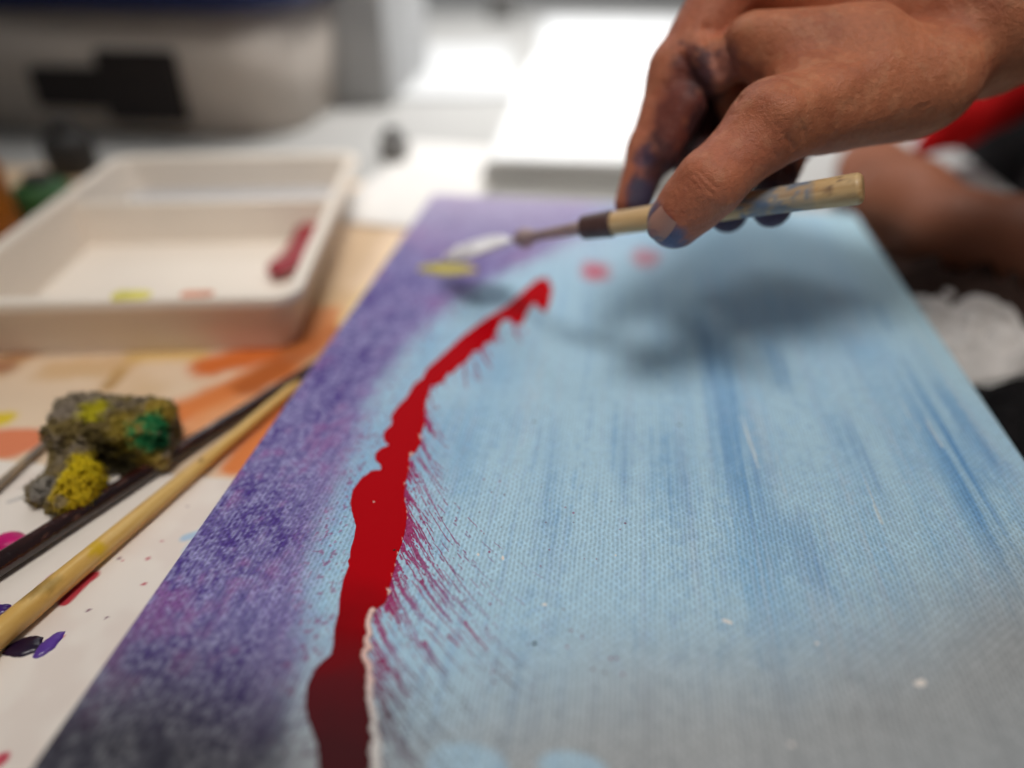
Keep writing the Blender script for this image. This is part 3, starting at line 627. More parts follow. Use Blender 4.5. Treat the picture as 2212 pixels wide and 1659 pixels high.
def sponge_col(P):
    X_, Y_, Z_ = P.T; n = fbm(X_*420, Y_*420, Z_*420, 3); m = fbm(X_*1300, Y_*1300, Z_*1300, 2); b_ = fbm(X_*130, Y_*130, Z_*130, 3)
    C = np.broadcast_to(lin(136, 122, 104), (len(P), 3)).copy()
    C = mix(C, lin(120, 100, 40), sstep(0.40, 0.60, b_)*0.75)
    def sp(q, r, col, k=1.0):
        nonlocal C; C = mix(C, col, sstep(1.0, 0.55, np.linalg.norm(P-q, axis=1)/(r*(0.55+0.9*n)))*k)
    sp(at(262, 990, 0.252), 0.0125, lin(48, 42, 22), 0.95); sp(at(215, 940, 0.252), 0.008, lin(70, 60, 36), 0.8)
    sp(at(300, 930, 0.252), 0.011, lin(150, 128, 40), 0.7); sp(at(345, 890, 0.256), 0.0075, lin(170, 142, 50), 0.8)
    sp(at(198, 885, 0.253), 0.0072, lin(178, 166, 34), 1); sp(at(172, 1020, 0.238), 0.0125, lin(198, 172, 28), 1); sp(at(165, 1078, 0.235), 0.010, lin(190, 160, 30), 1)
    sp(at(322, 935, 0.252), 0.0088, lin(44, 122, 72), 1); sp(at(345, 950, 0.252), 0.0055, lin(30, 92, 58), 1); sp(at(330, 1000, 0.254), 0.006, lin(168, 140, 54), 0.7)
    sp(at(96, 1055, 0.240), 0.0075, lin(140, 132, 122), 1); sp(at(130, 1085, 0.234), 0.003, lin(60, 70, 120), 0.5); sp(at(145, 900, 0.254), 0.006, lin(140, 126, 112), 0.9)
    return C*(0.55+0.9*m)[:, None]
sponge = empty('sponge', sp_base, 'torn piece of grey sponge stained yellow and green, beside the brush handles', 'sponge')
m_sponge = material('sponge_foam', None, 0.9, 0.1, bumps=[(2200, 0.0005)])
sC = sponge_col(sV); mesh_obj('sponge_body', sV, sF, m_sponge, sponge, sC)
# fine torn fibres standing off the foam
a_, b_, c_ = sV[sF[:, 0]], sV[sF[:, 1]], sV[sF[:, 2]]; fn = np.cross(b_-a_, c_-a_); fn /= np.linalg.norm(fn, axis=1)[:, None]+1e-12
pick = RNG.choice(len(sF), 14000, replace=False); fv, ff, fc = [], [], []
dirs = fn[pick]+RNG.randn(len(pick), 3)*0.7; tips = a_[pick]+dirs*(0.0005+0.0009*RNG.rand(len(pick), 1))
side = np.cross(dirs, RNG.randn(len(pick), 3)); side /= np.linalg.norm(side, axis=1)[:, None]; side *= 0.00010
tips[:, 2] = np.maximum(tips[:, 2], TABLE+0.0005)
fV = np.stack([a_[pick]-side, a_[pick]+side, tips], 1).reshape(-1, 3); fF = np.arange(len(fV)).reshape(-1, 3)
fo = mesh_obj('fibres', fV, fF, m_sponge, sponge, np.clip(np.repeat(sC[sF[pick, 0]], 3, 0)*1.25, 0, 1), smooth=False); tag(fo, kind='stuff')

# ================================================================== TRAY
TZ = TABLE+0.0004; TH = 0.0285
fr, br = un(645, 642, TZ+TH)[:2], un(778, 328, TZ+TH)[:2]
ey = br-fr; TL = np.linalg.norm(ey); ey = ey/TL; fl2 = un(0, 657, TZ+TH)[:2]-fr; fl2 /= np.linalg.norm(fl2)
ex = np.array([ey[1], -ey[0]]); ex = -ex if ex @ fl2 < 0 else ex
TW = 0.158
def tp(u, v, z): q = fr+ex*u+ey*v; return (q[0], q[1], TZ+z)
def rring(u0, u1, v0, v1, r, z, n=7):
    out = []
    for (cu, cv, a0) in ((u1-r, v1-r, 0), (u0+r, v1-r, 90), (u0+r, v0+r, 180), (u1-r, v0+r, 270)):
        for k in range(n): a = math.radians(a0+90*k/(n-1)); out.append(tp(cu+r*math.cos(a), cv+r*math.sin(a), z))
    return out
tray = empty('paint_tray', tp(TW/2, TL/2, 0), 'white plastic paint tray with two compartments and a red paint streak', 'paint tray')
def loft(rings, close=True):
    n = len(rings[0]); V = [p for r in rings for p in r]; F = [[i*n+k, i*n+(k+1) % n, (i+1)*n+(k+1) % n, (i+1)*n+k] for i in range(len(rings)-1) for k in range(n)]
    F.append(list(range(n))); F.append([(len(rings)-1)*n+k for k in range(n)]); return V, F
ins = 0.008
V, F = loft([rring(ins, TW-ins, ins, TL-ins, 0.010, 0), rring(0.004, TW-0.004, 0.004, TL-0.004, 0.012, TH-0.004), rring(0, TW, 0, TL, 0.013, TH-0.004), rring(0, TW, 0, TL, 0.013, TH-0.0006), rring(0.0006, TW-0.0006, 0.0006, TL-0.0006, 0.013, TH),
             rring(0.006, TW-0.006, 0.006, TL-0.006, 0.009, TH), rring(0.0068, TW-0.0068, 0.0068, TL-0.0068, 0.009, TH-0.0008), rring(0.014, TW-0.014, 0.014, TL-0.014, 0.010, 0.0025)])
m_tray = material('tray_plastic', tuple(lin(240, 227, 213)), 0.45, 0.4, tint=[(18, 0.94, 1.04)])
mesh_obj('shell', V, F, m_tray, tray, smooth=False)
dv = 0.62*TL
V, F = loft([[tp(0.0125, dv-0.006, 0.002), tp(TW-0.0125, dv-0.006, 0.002), tp(TW-0.0125, dv+0.010, 0.002), tp(0.0125, dv+0.010, 0.002)],
             [tp(0.0075, dv-0.001, TH-0.004), tp(TW-0.0075, dv-0.001, TH-0.004), tp(TW-0.0075, dv+0.004, TH-0.004), tp(0.0075, dv+0.004, TH-0.004)]])
mesh_obj('divider', V, F, m_tray, tray, smooth=False)
m_grey_fill = material('tray_grey_fill', tuple(lin(186, 186, 190)), 0.2, 0.5)  # grey slab filling the far compartment
V, F = loft([[tp(0.0145, dv+0.0105, 0.0026), tp(TW-0.0145, dv+0.0105, 0.0026), tp(TW-0.0145, TL-0.0155, 0.0026), tp(0.0145, TL-0.0155, 0.0026)],
             [tp(0.0115, dv+0.0085, 0.009), tp(TW-0.0115, dv+0.0085, 0.009), tp(TW-0.0115, TL-0.0125, 0.009), tp(0.0115, TL-0.0125, 0.009)]])
tag(mesh_obj('rinse_water', V, F, m_grey_fill, tray, smooth=False), 'smooth grey fill in the far compartment')
# paint left in the tray
def swath(name, pts, wid, col, parent, lift=0.0006, rough=0.4, world=False):
    """thick strip of paint following points (u, v, z, half width) in tray coordinates"""
    P = np.array([un(u, v, TZ+z) if world else tp(u, v, z) for u, v, z in pts]); d = np.r_[0, np.cumsum(np.linalg.norm(np.diff(P, axis=0), axis=1))]; t = np.linspace(0, d[-1], 24)
    Q = np.stack([np.interp(t, d, P[:, i]) for i in range(3)], -1); wd = np.interp(t, d, wid)
    for _ in range(3): Q[1:-1] = 0.5*Q[1:-1]+0.25*(Q[2:]+Q[:-2])
    rad = wd*np.sqrt(np.clip(np.minimum(np.arange(24)+0.3, 24-np.arange(24)-0.7)/3, 0.05, 1))
    v, f_, _r = tube(Q, rad, 12, flat=0.30); m = material(name+'_paint', tuple(col), rough, 0.4, tint=[(120, 0.75, 1.2)], bumps=[(300, 0.0003)])
    return mesh_obj(name, v, f_, m, parent)
tag(swath('paint_streak', [(688, 436, 0.016), (674, 490, 0.0095), (646, 545, 0.0060), (592, 592, 0.0075)], [0.0065, 0.0085, 0.0085, 0.0085], lin(148, 10, 30), tray, world=True), 'crimson paint streak')
tag(swath('paint_streak', [(0.062, 0.0050, 0.0285), (0.078, 0.0050, 0.0285)], [0.004, 0.005], lin(232, 220, 110), tray), 'pale yellow paint streak')
tag(swath('paint_streak', [(0.036, 0.0050, 0.0285), (0.050, 0.0050, 0.0285)], [0.0032, 0.0032], lin(230, 160, 130), tray), 'peach paint streak')

# ================================================================== HAND
HS = 0.905          # how large this hand is next to an average one
def ath(px, py, d): return at(px, py, d*HS)
J = dict(iM=ath(1585, -45, .284), iP=ath(1464, 150, .2885), iD=ath(1404, 325, .2925), iT=ath(1366, 440, .2925),
         mM=ath(1650, -95, .312), mP=ath(1516, 190, .309), mD=ath(1506, 345, .302), mT=ath(1572, 460, .2785),
         rM=ath(1712, -125, .335), rP=ath(1622, 150, .340), rD=ath(1648, 345, .312), rT=ath(1667, 449, .2705),
         lM=ath(1780, -110, .352), lP=ath(1706, 165, .345), lD=ath(1716, 315, .320), lT=ath(1690, 380, .292),
         tC=ath(2010, 168, .262), tM=ath(1668, 265, .250), tI=ath(1532, 398, .2475), tT=ath(1458, 474, .2555),
         wr=ath(2120, 38, .272), fa=ath(2360, -92, .275), fb=ath(2780, -290, .29))
pts = np.array(list(J.values()))
HF = Field(pts.min(0)-0.034, np.minimum(pts.max(0)+0.034, [0.225, 9, 9]), 0.0009)
def hcone(V, a, b, ra, rb, k=0.004): HF.cone(V, a, b, ra*HS, rb*HS, k*HS)
palm = HF.new(); K = 0.006
hcone(palm, J['iM'], ath(2150, 20, .277), .0135, .0225, K)
hcone(palm, J['mM'], ath(2160, -10, .290), .0130, .0215, K)
hcone(palm, J['rM'], ath(2170, 0, .300), .0122, .0200, K)
hcone(palm, J['lM'], ath(2180, 20, .305), .0115, .0185, K)
hcone(palm, J['tC'], J['tM'], .0166, .0124, K)
hcone(palm, ath(1632, 98, .2715), ath(1860, 140, .2645), .0118, .0195, 0.008)
hcone(palm, ath(1690, 130, .268), ath(1760, 230, .258), .0110, .0125, 0.009)
hcone(palm, ath(1770, 250, .2575), ath(1955, 202, .264), .0098, .0158, 0.008)
hcone(palm, J['wr'], J['fa'], .0285, .0295, 0.010)
hcone(palm, J['fa'], J['fb'], .0300, .0360, 0.012)
hcone(palm, ath(1565, 140, .298), ath(1610, 235, .292), .0105, .0100, 0.004)
thumb = HF.new(); hcone(thumb, J['tM'], J['tI'], .0124, .0108, 0.005); hcone(thumb, J['tI'], J['tT'], .0110, .0088, 0.004)
hcone(thumb, J['tI']+(J['tT']-J['tI'])*0.55-np.array([0, 0, .0006]), J['tT']-np.array([0, -.0006, .0012]), .0098, .0082, 0.004)
index = HF.new(); hcone(index, J['iM'], J['iP'], .0124, .0102, 0.004); hcone(index, J['iP'], J['iD'], .0099, .0086, 0.004); hcone(index, J['iD'], J['iT'], .0086, .0070, 0.003)
hcone(index, J['iP'], J['iP']+(J['iD']-J['iP'])*0.15, .0104, .0100, 0.003)
hcone(index, ath(1518, 132, .281), ath(1545, 158, .279), .0092, .0078, 0.0022)      # the pad that folds at the bent joint
hcone(index, ath(1478, 230, .285), ath(1430, 330, .289), .0086, .0076, 0.003)
mid = HF.new(); hcone(mid, J['mM'], J['mP'], .012, .0102); hcone(mid, J['mP'], J['mD'], .0100, .0088); hcone(mid, J['mD'], J['mT'], .0088, .0074)
ring = HF.new(); hcone(ring, J['rM'], J['rP'], .0115, .0098); hcone(ring, J['rP'], J['rD'], .0096, .0086); hcone(ring, J['rD'], J['rT'], .0085, .0070)
lit = HF.new(); hcone(lit, J['lM'], J['lP'], .0105, .0088); hcone(lit, J['lP'], J['lD'], .0086, .0074); hcone(lit, J['lD'], J['lT'], .0074, .0062)
hand_f = smin(palm, thumb, 0.0080)
for fnew, k in ((index, 0.0045), (mid, 0.0020), (ring, 0.0020), (lit, 0.0020)):
    hand_f = smin(hand_f, fnew, k)
hV, hF = HF.mesh(hand_f); del palm, thumb, index, mid, ring, lit, hand_f
hV = relax(hV, hF, 3, 0.5)
# keep the part joined to the wrist, then subdivide once for the creases
bmh = bpy.data.meshes.new('tmp'); bmh.from_pydata(hV.tolist(), [], hF.tolist()); bm = bmesh.new(); bm.from_mesh(bmh)
bmesh.ops.subdivide_edges(bm, edges=bm.edges, cuts=1, use_grid_fill=True, smooth=0.0)
bm.normal_update(); bm.verts.index_update()
hV = np.array([v.co[:] for v in bm.verts]); hN = np.array([v.normal[:] for v in bm.verts]); hF = np.array([[v.index for v in p.verts] for p in bm.faces if len(p.verts) == 4]); bm.free(); bpy.data.meshes.remove(bmh)
hV = relax(hV, hF, 2, 0.5)
def arc_groove(pts, wd, dp):
    """skin crease along a polyline given as picture measurements with depth, cut along the normal"""
    global hV
    P = np.array([at(*p) for p in pts]); best = np.full(len(hV), 1e9)
    near = np.linalg.norm(hV-P.mean(0), axis=1) < 0.03+np.ptp(P, axis=0).max()
    for i in range(len(P)-1): d, _t = seg_dist(hV[near], P[i], P[i+1]); best[near] = np.minimum(best[near], d)
    hV = hV-hN*(dp*np.exp(-(best/wd)**2))[:, None]
def surf(px, py):
    """depth of the skin under a measured point"""
    q = hV-CAM; d = q @ fw; sx = PCX+FPX*(q @ rt)/d; sy = PCY-FPX*(q @ up)/d
    m = np.hypot(sx-px, sy-py) < 9
    return d[m].min() if m.any() else 0.26
def crease(pp, wd, dp): arc_groove([(x, y, surf(x, y)) for x, y in pp], wd, dp)
crease([(1482, 385), (1492, 392), (1502, 404), (1512, 410)], .00055, .00060)
crease([(1490, 372), (1506, 384), (1518, 400), (1530, 412), (1540, 420)], .0006, .00045)
crease([(1512, 370), (1526, 386), (1540, 400), (1552, 408)], .0006, .00035)
crease([(1475, 398), (1484, 408), (1492, 418)], .0006, .0004)
crease([(1526, 60), (1534, 100), (1556, 160), (1588, 212)], .0016, .0009)
crease([(1472, 118), (1486, 148), (1504, 176), (1520, 194)], .0014, .0008)
crease([(1560, 70), (1578, 130), (1592, 190)], .0010, .0006)
for k in range(7):
    y = 250+k*9; crease([(1880+k*5, y+22-k*2), (1940, y+6), (2010+k*4, y-22)], .0008, .00035)
crease([(1700, 300), (1712, 312), (1718, 326)], .0009, .0005); crease([(1735, 280), (1748, 300), (1752, 318)], .0009, .0004)
hV = hV+hN*(0.0005*(fbm(hV[:, 0]*160, hV[:, 1]*160, hV[:, 2]*160, 3)-0.5))[:, None]
hV = relax(hV, hF, 1, 0.35)
# bony ridges: thumb tendon and knuckle
def ridge(pp, wd, dp): arc_groove([(x, y, surf(x, y)) for x, y in pp], wd, -dp)
ridge([(1640, 215), (1700, 232), (1800, 190), (1920, 120)], .0050, .0012)
ridge([(1600, 60), (1760, 40), (1960, 20)], .0055, .0012)
ridge([(1690, 228), (1712, 240)], .0055, .0010)
# skin colour and paint stains
def skin_col(P):
    X_, Y_, Z_ = P.T; n = fbm(X_*240, Y_*240, Z_*240, 3); n2 = fbm(X_*70, Y_*70, Z_*70, 3); n3 = fbm(X_*900, Y_*900, Z_*900, 2)
    C = np.broadcast_to(lin(188, 114, 80), (len(P), 3)).copy()
    C = mix(C, lin(164, 90, 62), sstep(0.42, 0.66, n2)*0.6); C = mix(C, lin(204, 142, 106), sstep(0.5, 0.7, n)*0.35)
    def seg(a, b): d, t = seg_dist(P, J[a], J[b]); return d/HS, t
    dI = np.minimum(seg('iM', 'iP')[0]-.002, np.minimum(seg('iP', 'iD')[0], seg('iD', 'iT')[0]))
    dMR = np.minimum.reduce([seg(a, b)[0] for a, b in (('mM', 'mP'), ('mP', 'mD'), ('mD', 'mT'), ('rP', 'rD'), ('rD', 'rT'), ('rM', 'rP'), ('lP', 'lD'), ('lM', 'lP'))])
    dT = np.minimum(seg('tM', 'tI')[0], seg('tI', 'tT')[0]); dp = np.minimum(np.linalg.norm(P-J['tC'], axis=1)-0.03, seg('tC', 'tM')[0])
    # pinker fingers
    C = mix(C, lin(206, 122, 96), sstep(0.016, 0.009, np.minimum(dI, dT))*0.35)
    # dark violet paint on the index finger's inner side; fingers behind it darkened too
    inner = (P-J['iP']) @ rt
    ax_t = np.clip(((P-J['iP']) @ (J['iT']-J['iP']))/((J['iT']-J['iP']) @ (J['iT']-J['iP'])), 0, 1)
    off = (P-(J['iP']+ax_t[:, None]*(J['iT']-J['iP']))) @ rt
    st_ = sstep(-0.0030, 0.0030, off+0.004*(n-0.5)+0.0028)*sstep(0.0200, 0.0165, dI)*(dI < dT+0.003)*sstep(-0.12, 0.06, ((P-J['iP']) @ (J['iT']-J['iP']))/((J['iT']-J['iP']) @ (J['iT']-J['iP']))+0.3*(n-0.5))
    C = mix(C, mix(np.broadcast_to(lin(62, 32, 40), (len(P), 3)), lin(110, 52, 44), sstep(0.45, 0.62, n2)), np.clip(st_*(0.5+1.1*n), 0, 1)*0.92)
    mr = sstep(0.014, 0.010, dMR)*(dMR < dI)*(dMR < dT)*(dMR < dp)
    C = mix(C, lin(66, 36, 40), np.clip(mr*(0.6+n), 0, 1)*0.95)
    for f in ('m', 'r'):
        C = mix(C, lin(70, 60, 86), sstep(0.0125, 0.0085, np.linalg.norm(P-J[f+'T'], axis=1))*0.8)
    # a smudge on the index finger's last joint
    C = mix(C, lin(58, 58, 84), sstep(1.0, 0.4, np.linalg.norm(P-ath(1388, 412, .283), axis=1)/(0.0085*(0.5+n)))*0.85)
    C = mix(C, lin(70, 64, 92), sstep(1.0, 0.4, np.linalg.norm(P-ath(1386, 340, .283), axis=1)/(0.007*(0.4+n)))*0.6)
    # grey-blue paint over the thumb tip and under the thumb
    tt = ((P-J['tI']) @ (J['tT']-J['tI']))/((J['tT']-J['tI']) @ (J['tT']-J['tI']))
    tip = sstep(0.75, 1.35, tt+0.9*(n-0.5))*sstep(0.016, 0.012, np.minimum(dT, 1))*(dT < dI)
    C = mix(C, lin(86, 92, 122), np.clip(tip*1.2, 0, 1)*0.85)
    C = mix(C, lin(60, 66, 108), sstep(1.0, 0.5, np.linalg.norm(P-ath(1418, 492, .247), axis=1)/(0.0055*(0.6+0.8*n)))*0.9)
    C = mix(C, lin(90, 110, 148), sstep(1.0, 0.4, np.linalg.norm(P-ath(1452, 528, .249), axis=1)/(0.0075*(0.5+n)))*0.7)
    C = mix(C, lin(110, 70, 90), sstep(1.0, 0.4, np.linalg.norm(P-ath(1470, 405, .238), axis=1)/(0.0040*(0.5+n)))*0.8)
    C = mix(C, lin(120, 84, 92), sstep(1.0, 0.3, np.linalg.norm(P-ath(1565, 140, .27), axis=1)/(0.012*(0.3+n)))*0.45)
    return C*(0.94+0.12*n3)[:, None]
m_skin = material('skin', None, 0.52, 0.34, bumps=[(2200, 0.00022), (700, 0.00030), (260, 0.00030)], sss=0.10, tint=[(500, 0.90, 1.08), (90, 0.90, 1.08)])
person = empty('person', J['wr'], 'hand of the painter, stained violet, holding a palette knife over the canvas', 'person')
mesh_obj('hand', hV, hF, m_skin, person, skin_col(hV))
# nails: curved plates set on the finger ends
m_nail = material('nail', None, 0.3, 0.5, bumps=[(900, 0.00005)])
def nail(c, n, d, L_, W_, H_, cols, name='nail'):
    n = n/np.linalg.norm(n); d = d-n*(d @ n); d /= np.linalg.norm(d); s = np.cross(d, n); V, C = [], []
    a, b_ = 11, 9
    for i in range(a):
        for j in range(b_):
            u = i/(a-1)*2-1; v = j/(b_-1)*2-1
            wv = W_*(1-0.22*max(0, u)**2-0.15*max(0, -u)**2); lu = L_*u*(1-0.10*v*v)
            p = c+d*lu+s*wv*v*0.95+n*(H_*(1-v*v)-H_*0.55*max(0, u)**2); V.append(p); C.append(mix(cols[0], cols[1], sstep(0.3, 1.0, u+0.5*(random.random()-0.5))))
    return mesh_obj(name, V, grid_faces(a, b_), m_nail, person, np.array(C))
# thumb nail faces up and to the left of the thumb
tdir = J['tT']-J['tI']; tdir /= np.linalg.norm(tdir)
vdir = CAM-J['tT']; vdir /= np.linalg.norm(vdir)
tn = vdir*0.92-rt*0.30+up*0.10; tn -= tdir*(tn @ tdir); tn /= np.linalg.norm(tn)
nail(J['tT']+tdir*0.0026+tn*0.0072, tn+tdir*0.30, tdir, 0.0050, 0.0044, 0.0017, (lin(186, 138, 122), lin(112, 104, 122)), 'thumb_nail')

# ================================================================== PALETTE KNIFE
kE, kF = ath(1866, 406, .2405), ath(1322, 483, .2850)
kdir = (kE-kF)/np.linalg.norm(kE-kF)
kT = at(943, 567, .345)
knife = empty('palette_knife', kT, 'palette knife with stained pale wooden handle held in the hand above the canvas', 'palette knife')
path, rad = rounded_ends(kF, kE, .0042, .0049, 60, (0.15, 0.42))
s_ = np.linspace(0, 1, len(path)); rad = rad*(1+0.05*np.sin(s_*7)+0.03*sstep(0.6, 0.95, s_))
v, f_, ring_ = tube(path, rad, 36, flat=0.92)
sv_ = s_[ring_[:, 0].astype(int)]; th = ring_[:, 1]
def handle_col(P, s, th):
    g = fbm(s*9, th*4, 1.0, 3); g2 = fbm(s*3, th*14, 2.0, 3); n = fbm(P[:, 0]*420, P[:, 1]*420, P[:, 2]*420, 3)
    C = np.broadcast_to(lin(214, 178, 128), (len(P), 3)).copy()
    C = mix(C, lin(178, 132, 80), sstep(0.45, 0.7, g2)*0.6); C = mix(C, lin(228, 200, 156), sstep(0.5, 0.7, g)*0.4)
    C = mix(C, lin(150, 104, 60), sstep(0.93, 1.0, s+0.05*(n-0.5))*0.6)
    band = sstep(0.52, 0.60, s+0.10*(n-0.5))*sstep(0.80, 0.775, s+0.02*(n-0.5))
    C = mix(C, lin(124, 138, 152), np.clip(band*(0.35+1.3*sstep(0.34, 0.60, n)), 0, 1)*0.82)
    C = mix(C, lin(70, 112, 158), band*sstep(0.58, 0.72, n)*0.55)
    C = mix(C, lin(80, 50, 60), sstep(0.80, 0.86, s)*sstep(0.93, 0.86, s)*sstep(0.56, 0.66, n)*sstep(-0.2, 0.6, np.sin(th))*0.8)
    return C
m_handle = material('handle_wood', None, 0.42, 0.4, bumps=[(600, 0.00015), (160, 0.0004)])
mesh_obj('handle', v, f_, m_handle, knife, handle_col(v, sv_, th))
kf2 = kF-kdir*0.0115
p2, r2 = rounded_ends(kf2, kF+kdir*0.0005, .0042, .0047, 16, (0.25, 0.15)); v, f_, _ = tube(p2, r2, 28)
mesh_obj('ferrule', v, f_, material('ferrule_brown', tuple(lin(88, 62, 58)), 0.4, 0.5, tint=[(300, 0.7, 1.2)]), knife)
kS = at(1120, 517, .302)
m_steel = material('steel', tuple(lin(214, 206, 206)), 0.28, 0.5, metal=0.85, bumps=[(500, 0.0001)])
p3 = [kf2, kf2*0.6+kS*0.4, kS*0.8+kf2*0.2, kS]; p3 = resample(np.array(p3), 0.001, False)
r3 = np.linspace(0.0025, 0.0018, len(p3)); r3 = r3+0.0022*np.exp(-((np.arange(len(p3))-len(p3)+6)/5.0)**2); v, f_, _ = tube(p3, r3, 18)
mesh_obj('shank', v, f_, material('shank_steel', tuple(lin(186, 160, 156)), 0.45, 0.5, metal=0.35, tint=[(200, 0.8, 1.15)]), knife)
# trowel blade: pointed leaf with a crank at the neck, its upper face tipped towards the camera
bd = kT-kS; BL = np.linalg.norm(bd); bd /= BL
view = CAM-(kS+kT)/2; view /= np.linalg.norm(view)
bs = np.cross(bd, np.array([0, 0, 1.0])); bs /= np.linalg.norm(bs); bn = np.cross(bs, bd); bn = bn if bn[2] > 0 else -bn
V, F = [], []
nu = 22
for i in range(nu):
    u = i/(nu-1); wv = 0.0125*(u/0.30)**0.75 if u < 0.30 else 0.0125*(1-((u-0.30)/0.70)**1.35)
    wv = max(wv, 0.0016 if u < 0.3 else 0.0002)
    for j, v_ in enumerate((-1, -0.5, 0, 0.5, 1)):
        for sgn in (1,):
            V.append(kS+bd*BL*u+bs*wv*v_+bn*(0.0004-0.0012*math.sin(u*math.pi)))
n5 = 5; F += [[i*n5+j, i*n5+j+1, (i+1)*n5+j+1, (i+1)*n5+j] for i in range(nu-1) for j in range(n5-1)]
nb = len(V); V += [tuple(np.array(q)-bn*0.0007) for q in V]; F += [[q+nb for q in f2[::-1]] for f2 in F]
edge = [i*n5 for i in range(nu)]+[(nu-1)*n5+j for j in range(1, n5)]+[i*n5+n5-1 for i in range(nu-2, -1, -1)]+[j for j in range(n5-2, 0, -1)]
F += [[edge[i], edge[i]+nb, edge[(i+1) % len(edge)]+nb, edge[(i+1) % len(edge)]] for i in range(len(edge))]
bm = bmesh.new(); bv = [bm.verts.new(tuple(q)) for q in V]
for q in F: bm.faces.new([bv[i] for i in q])
bmesh.ops.recalc_face_normals(bm, faces=bm.faces); bm_obj('blade', bm, m_steel, knife)
def paint_on_blade(name, u0, u1, w0, col, lift, seed, rough=0.3, vshift=0.0, label=None):
    V, F = [], []; a, b_ = 20, 13
    for i in range(a):
        u = u0+(u1-u0)*i/(a-1); wv = 0.0125*(u/0.30)**0.75 if u < 0.30 else 0.0125*(1-((u-0.30)/0.70)**1.35); wv = max(wv, 0.0005)*w0
        e = math.sqrt(max(0, 1-((i/(a-1))*2-1)**2))
        for j in range(b_):
            q = j/(b_-1)*2-1; hh = lift*e*math.sqrt(max(0, 1-q*q))*(0.7+0.6*float(fbm(u*9, q*2+3, seed, 2)))
            V.append(kS+bd*BL*u+bs*wv*(q+vshift)*(0.35+0.65*e)+bn*(0.0005-0.0012*math.sin(u*math.pi)+hh))
    F = grid_faces(a, b_); m = material(name+'_'+str(seed), tuple(col), rough, 0.5, bumps=[(400, 0.0002)], tint=[(150, 0.85, 1.1)])
    o = mesh_obj(name, V, F, m, knife); 
    if label: tag(o, label)
    return o
paint_on_blade('paint_dab', 0.10, 0.90, 0.92, lin(250, 246, 250), 0.0050, 1, label='white paint on the blade')

# ================================================================== BACKGROUND ON THE TABLE
def rbox_loft(c, hx, hy, rz, zs_r, mat, name, parent):
    """upright box with rounded corners; zs_r: (height, inset, corner radius)"""
    rings = []
    for z, ins_, r in zs_r:
        out = []; a_, b_ = hx-ins_, hy-ins_
        for (sx, sy, a0) in ((1, 1, 0), (-1, 1, 90), (-1, -1, 180), (1, -1, 270)):
            for k in range(8):
                th = math.radians(a0+90*k/7); x = sx*(a_-r)+r*math.cos(th); y = sy*(b_-r)+r*math.sin(th)
                out.append((c[0]+x*math.cos(rz)-y*math.sin(rz), c[1]+x*math.sin(rz)+y*math.cos(rz), c[2]+z))
        rings.append(out)
    V, F = loft(rings); F[-2] = F[-2][::-1]
    return mesh_obj(name, V, F, mat, parent)
# storage box with navy lid
fp = un(640, 305, TABLE); rzb = 0.02; hx, hy = 0.24, 0.12
bc = np.array([fp[0]-hx*math.cos(rzb)+0.0, fp[1]+hy-0.01, TABLE])
tub = empty('storage_box', bc, 'grey plastic storage box with navy lid and black printed marks behind the tray', 'storage box')
m_tub = material('box_plastic', tuple(lin(198, 187, 177)), 0.5, 0.3, tint=[(8, 0.9, 1.06)]); m_navy = material('navy_plastic', tuple(lin(24, 38, 84)), 0.45, 0.3); m_blk = material('black_print', tuple(lin(48, 43, 43)), 0.6, 0.2, tint=[(120, 0.7, 1.3)])
rbox_loft(bc, hx, hy, rzb, [(0, 0.012, 0.05), (0.004, 0.008, 0.05), (0.096, 0.0, 0.055)], m_tub, 'box_body', tub)
rbox_loft(bc, hx+0.006, hy+0.006, rzb, [(0.0965, 0, 0.058), (0.120, 0, 0.058), (0.126, 0.006, 0.055), (0.128, 0.02, 0.05)], m_navy, 'lid', tub)
for (x0, x1, y0, y1) in ((240, 368, 112, 262), (85, 222, 150, 232)):
    d0 = (bc[1]-hy-0.002)
    def onface(px, py):
        r = ray(px, py); tt = (d0-CAM[1])/r[1]; return CAM+r*tt
    a, b_ = onface(x0, y1), onface(x1, y0)
    bm_obj('printed_mark', box_bm(((a[0]+b_[0])/2, d0+0.0035, (a[2]+b_[2])/2), (abs(b_[0]-a[0])/2, 0.006, abs(b_[2]-a[2])/2), rzb, 0.004), m_blk, tub)
def simple(name, label, cat, builder, base, group=None):
    o = empty(name, base, label, cat, group); builder(o); return o
# stack of white paper; the front's shade is put into greyer lower pads
pc = un(1195, 416, TABLE); m_white = material('white_paper', tuple(lin(248, 248, 248)), 0.7, 0.2, tint=[(20, 0.97, 1.02)]); m_edge = material('white_paper_shaded', tuple(lin(216, 216, 214)), 0.8, 0.1, tint=[(90, 0.9, 1.05)], stretch=(1, 1, 30))
stk = empty('paper_stack', (pc[0]+0.005, pc[1]+0.20, TABLE), 'thick stack of white drawing paper beyond the canvas', 'paper')
nsh = 5; hz = 0.022/nsh
for k in range(nsh):
    dx, dy, rz = RNG.randn()*0.0012, RNG.randn()*0.0012, RNG.randn()*0.006
    bm_obj('pad', box_bm((pc[0]+0.012+dx, pc[1]+0.20+dy, TABLE+hz*(k+0.5)), (0.066, 0.195, hz/2-0.0002), rz+0.03, 0.0006, 1), m_white if k == nsh-1 else m_edge, stk)
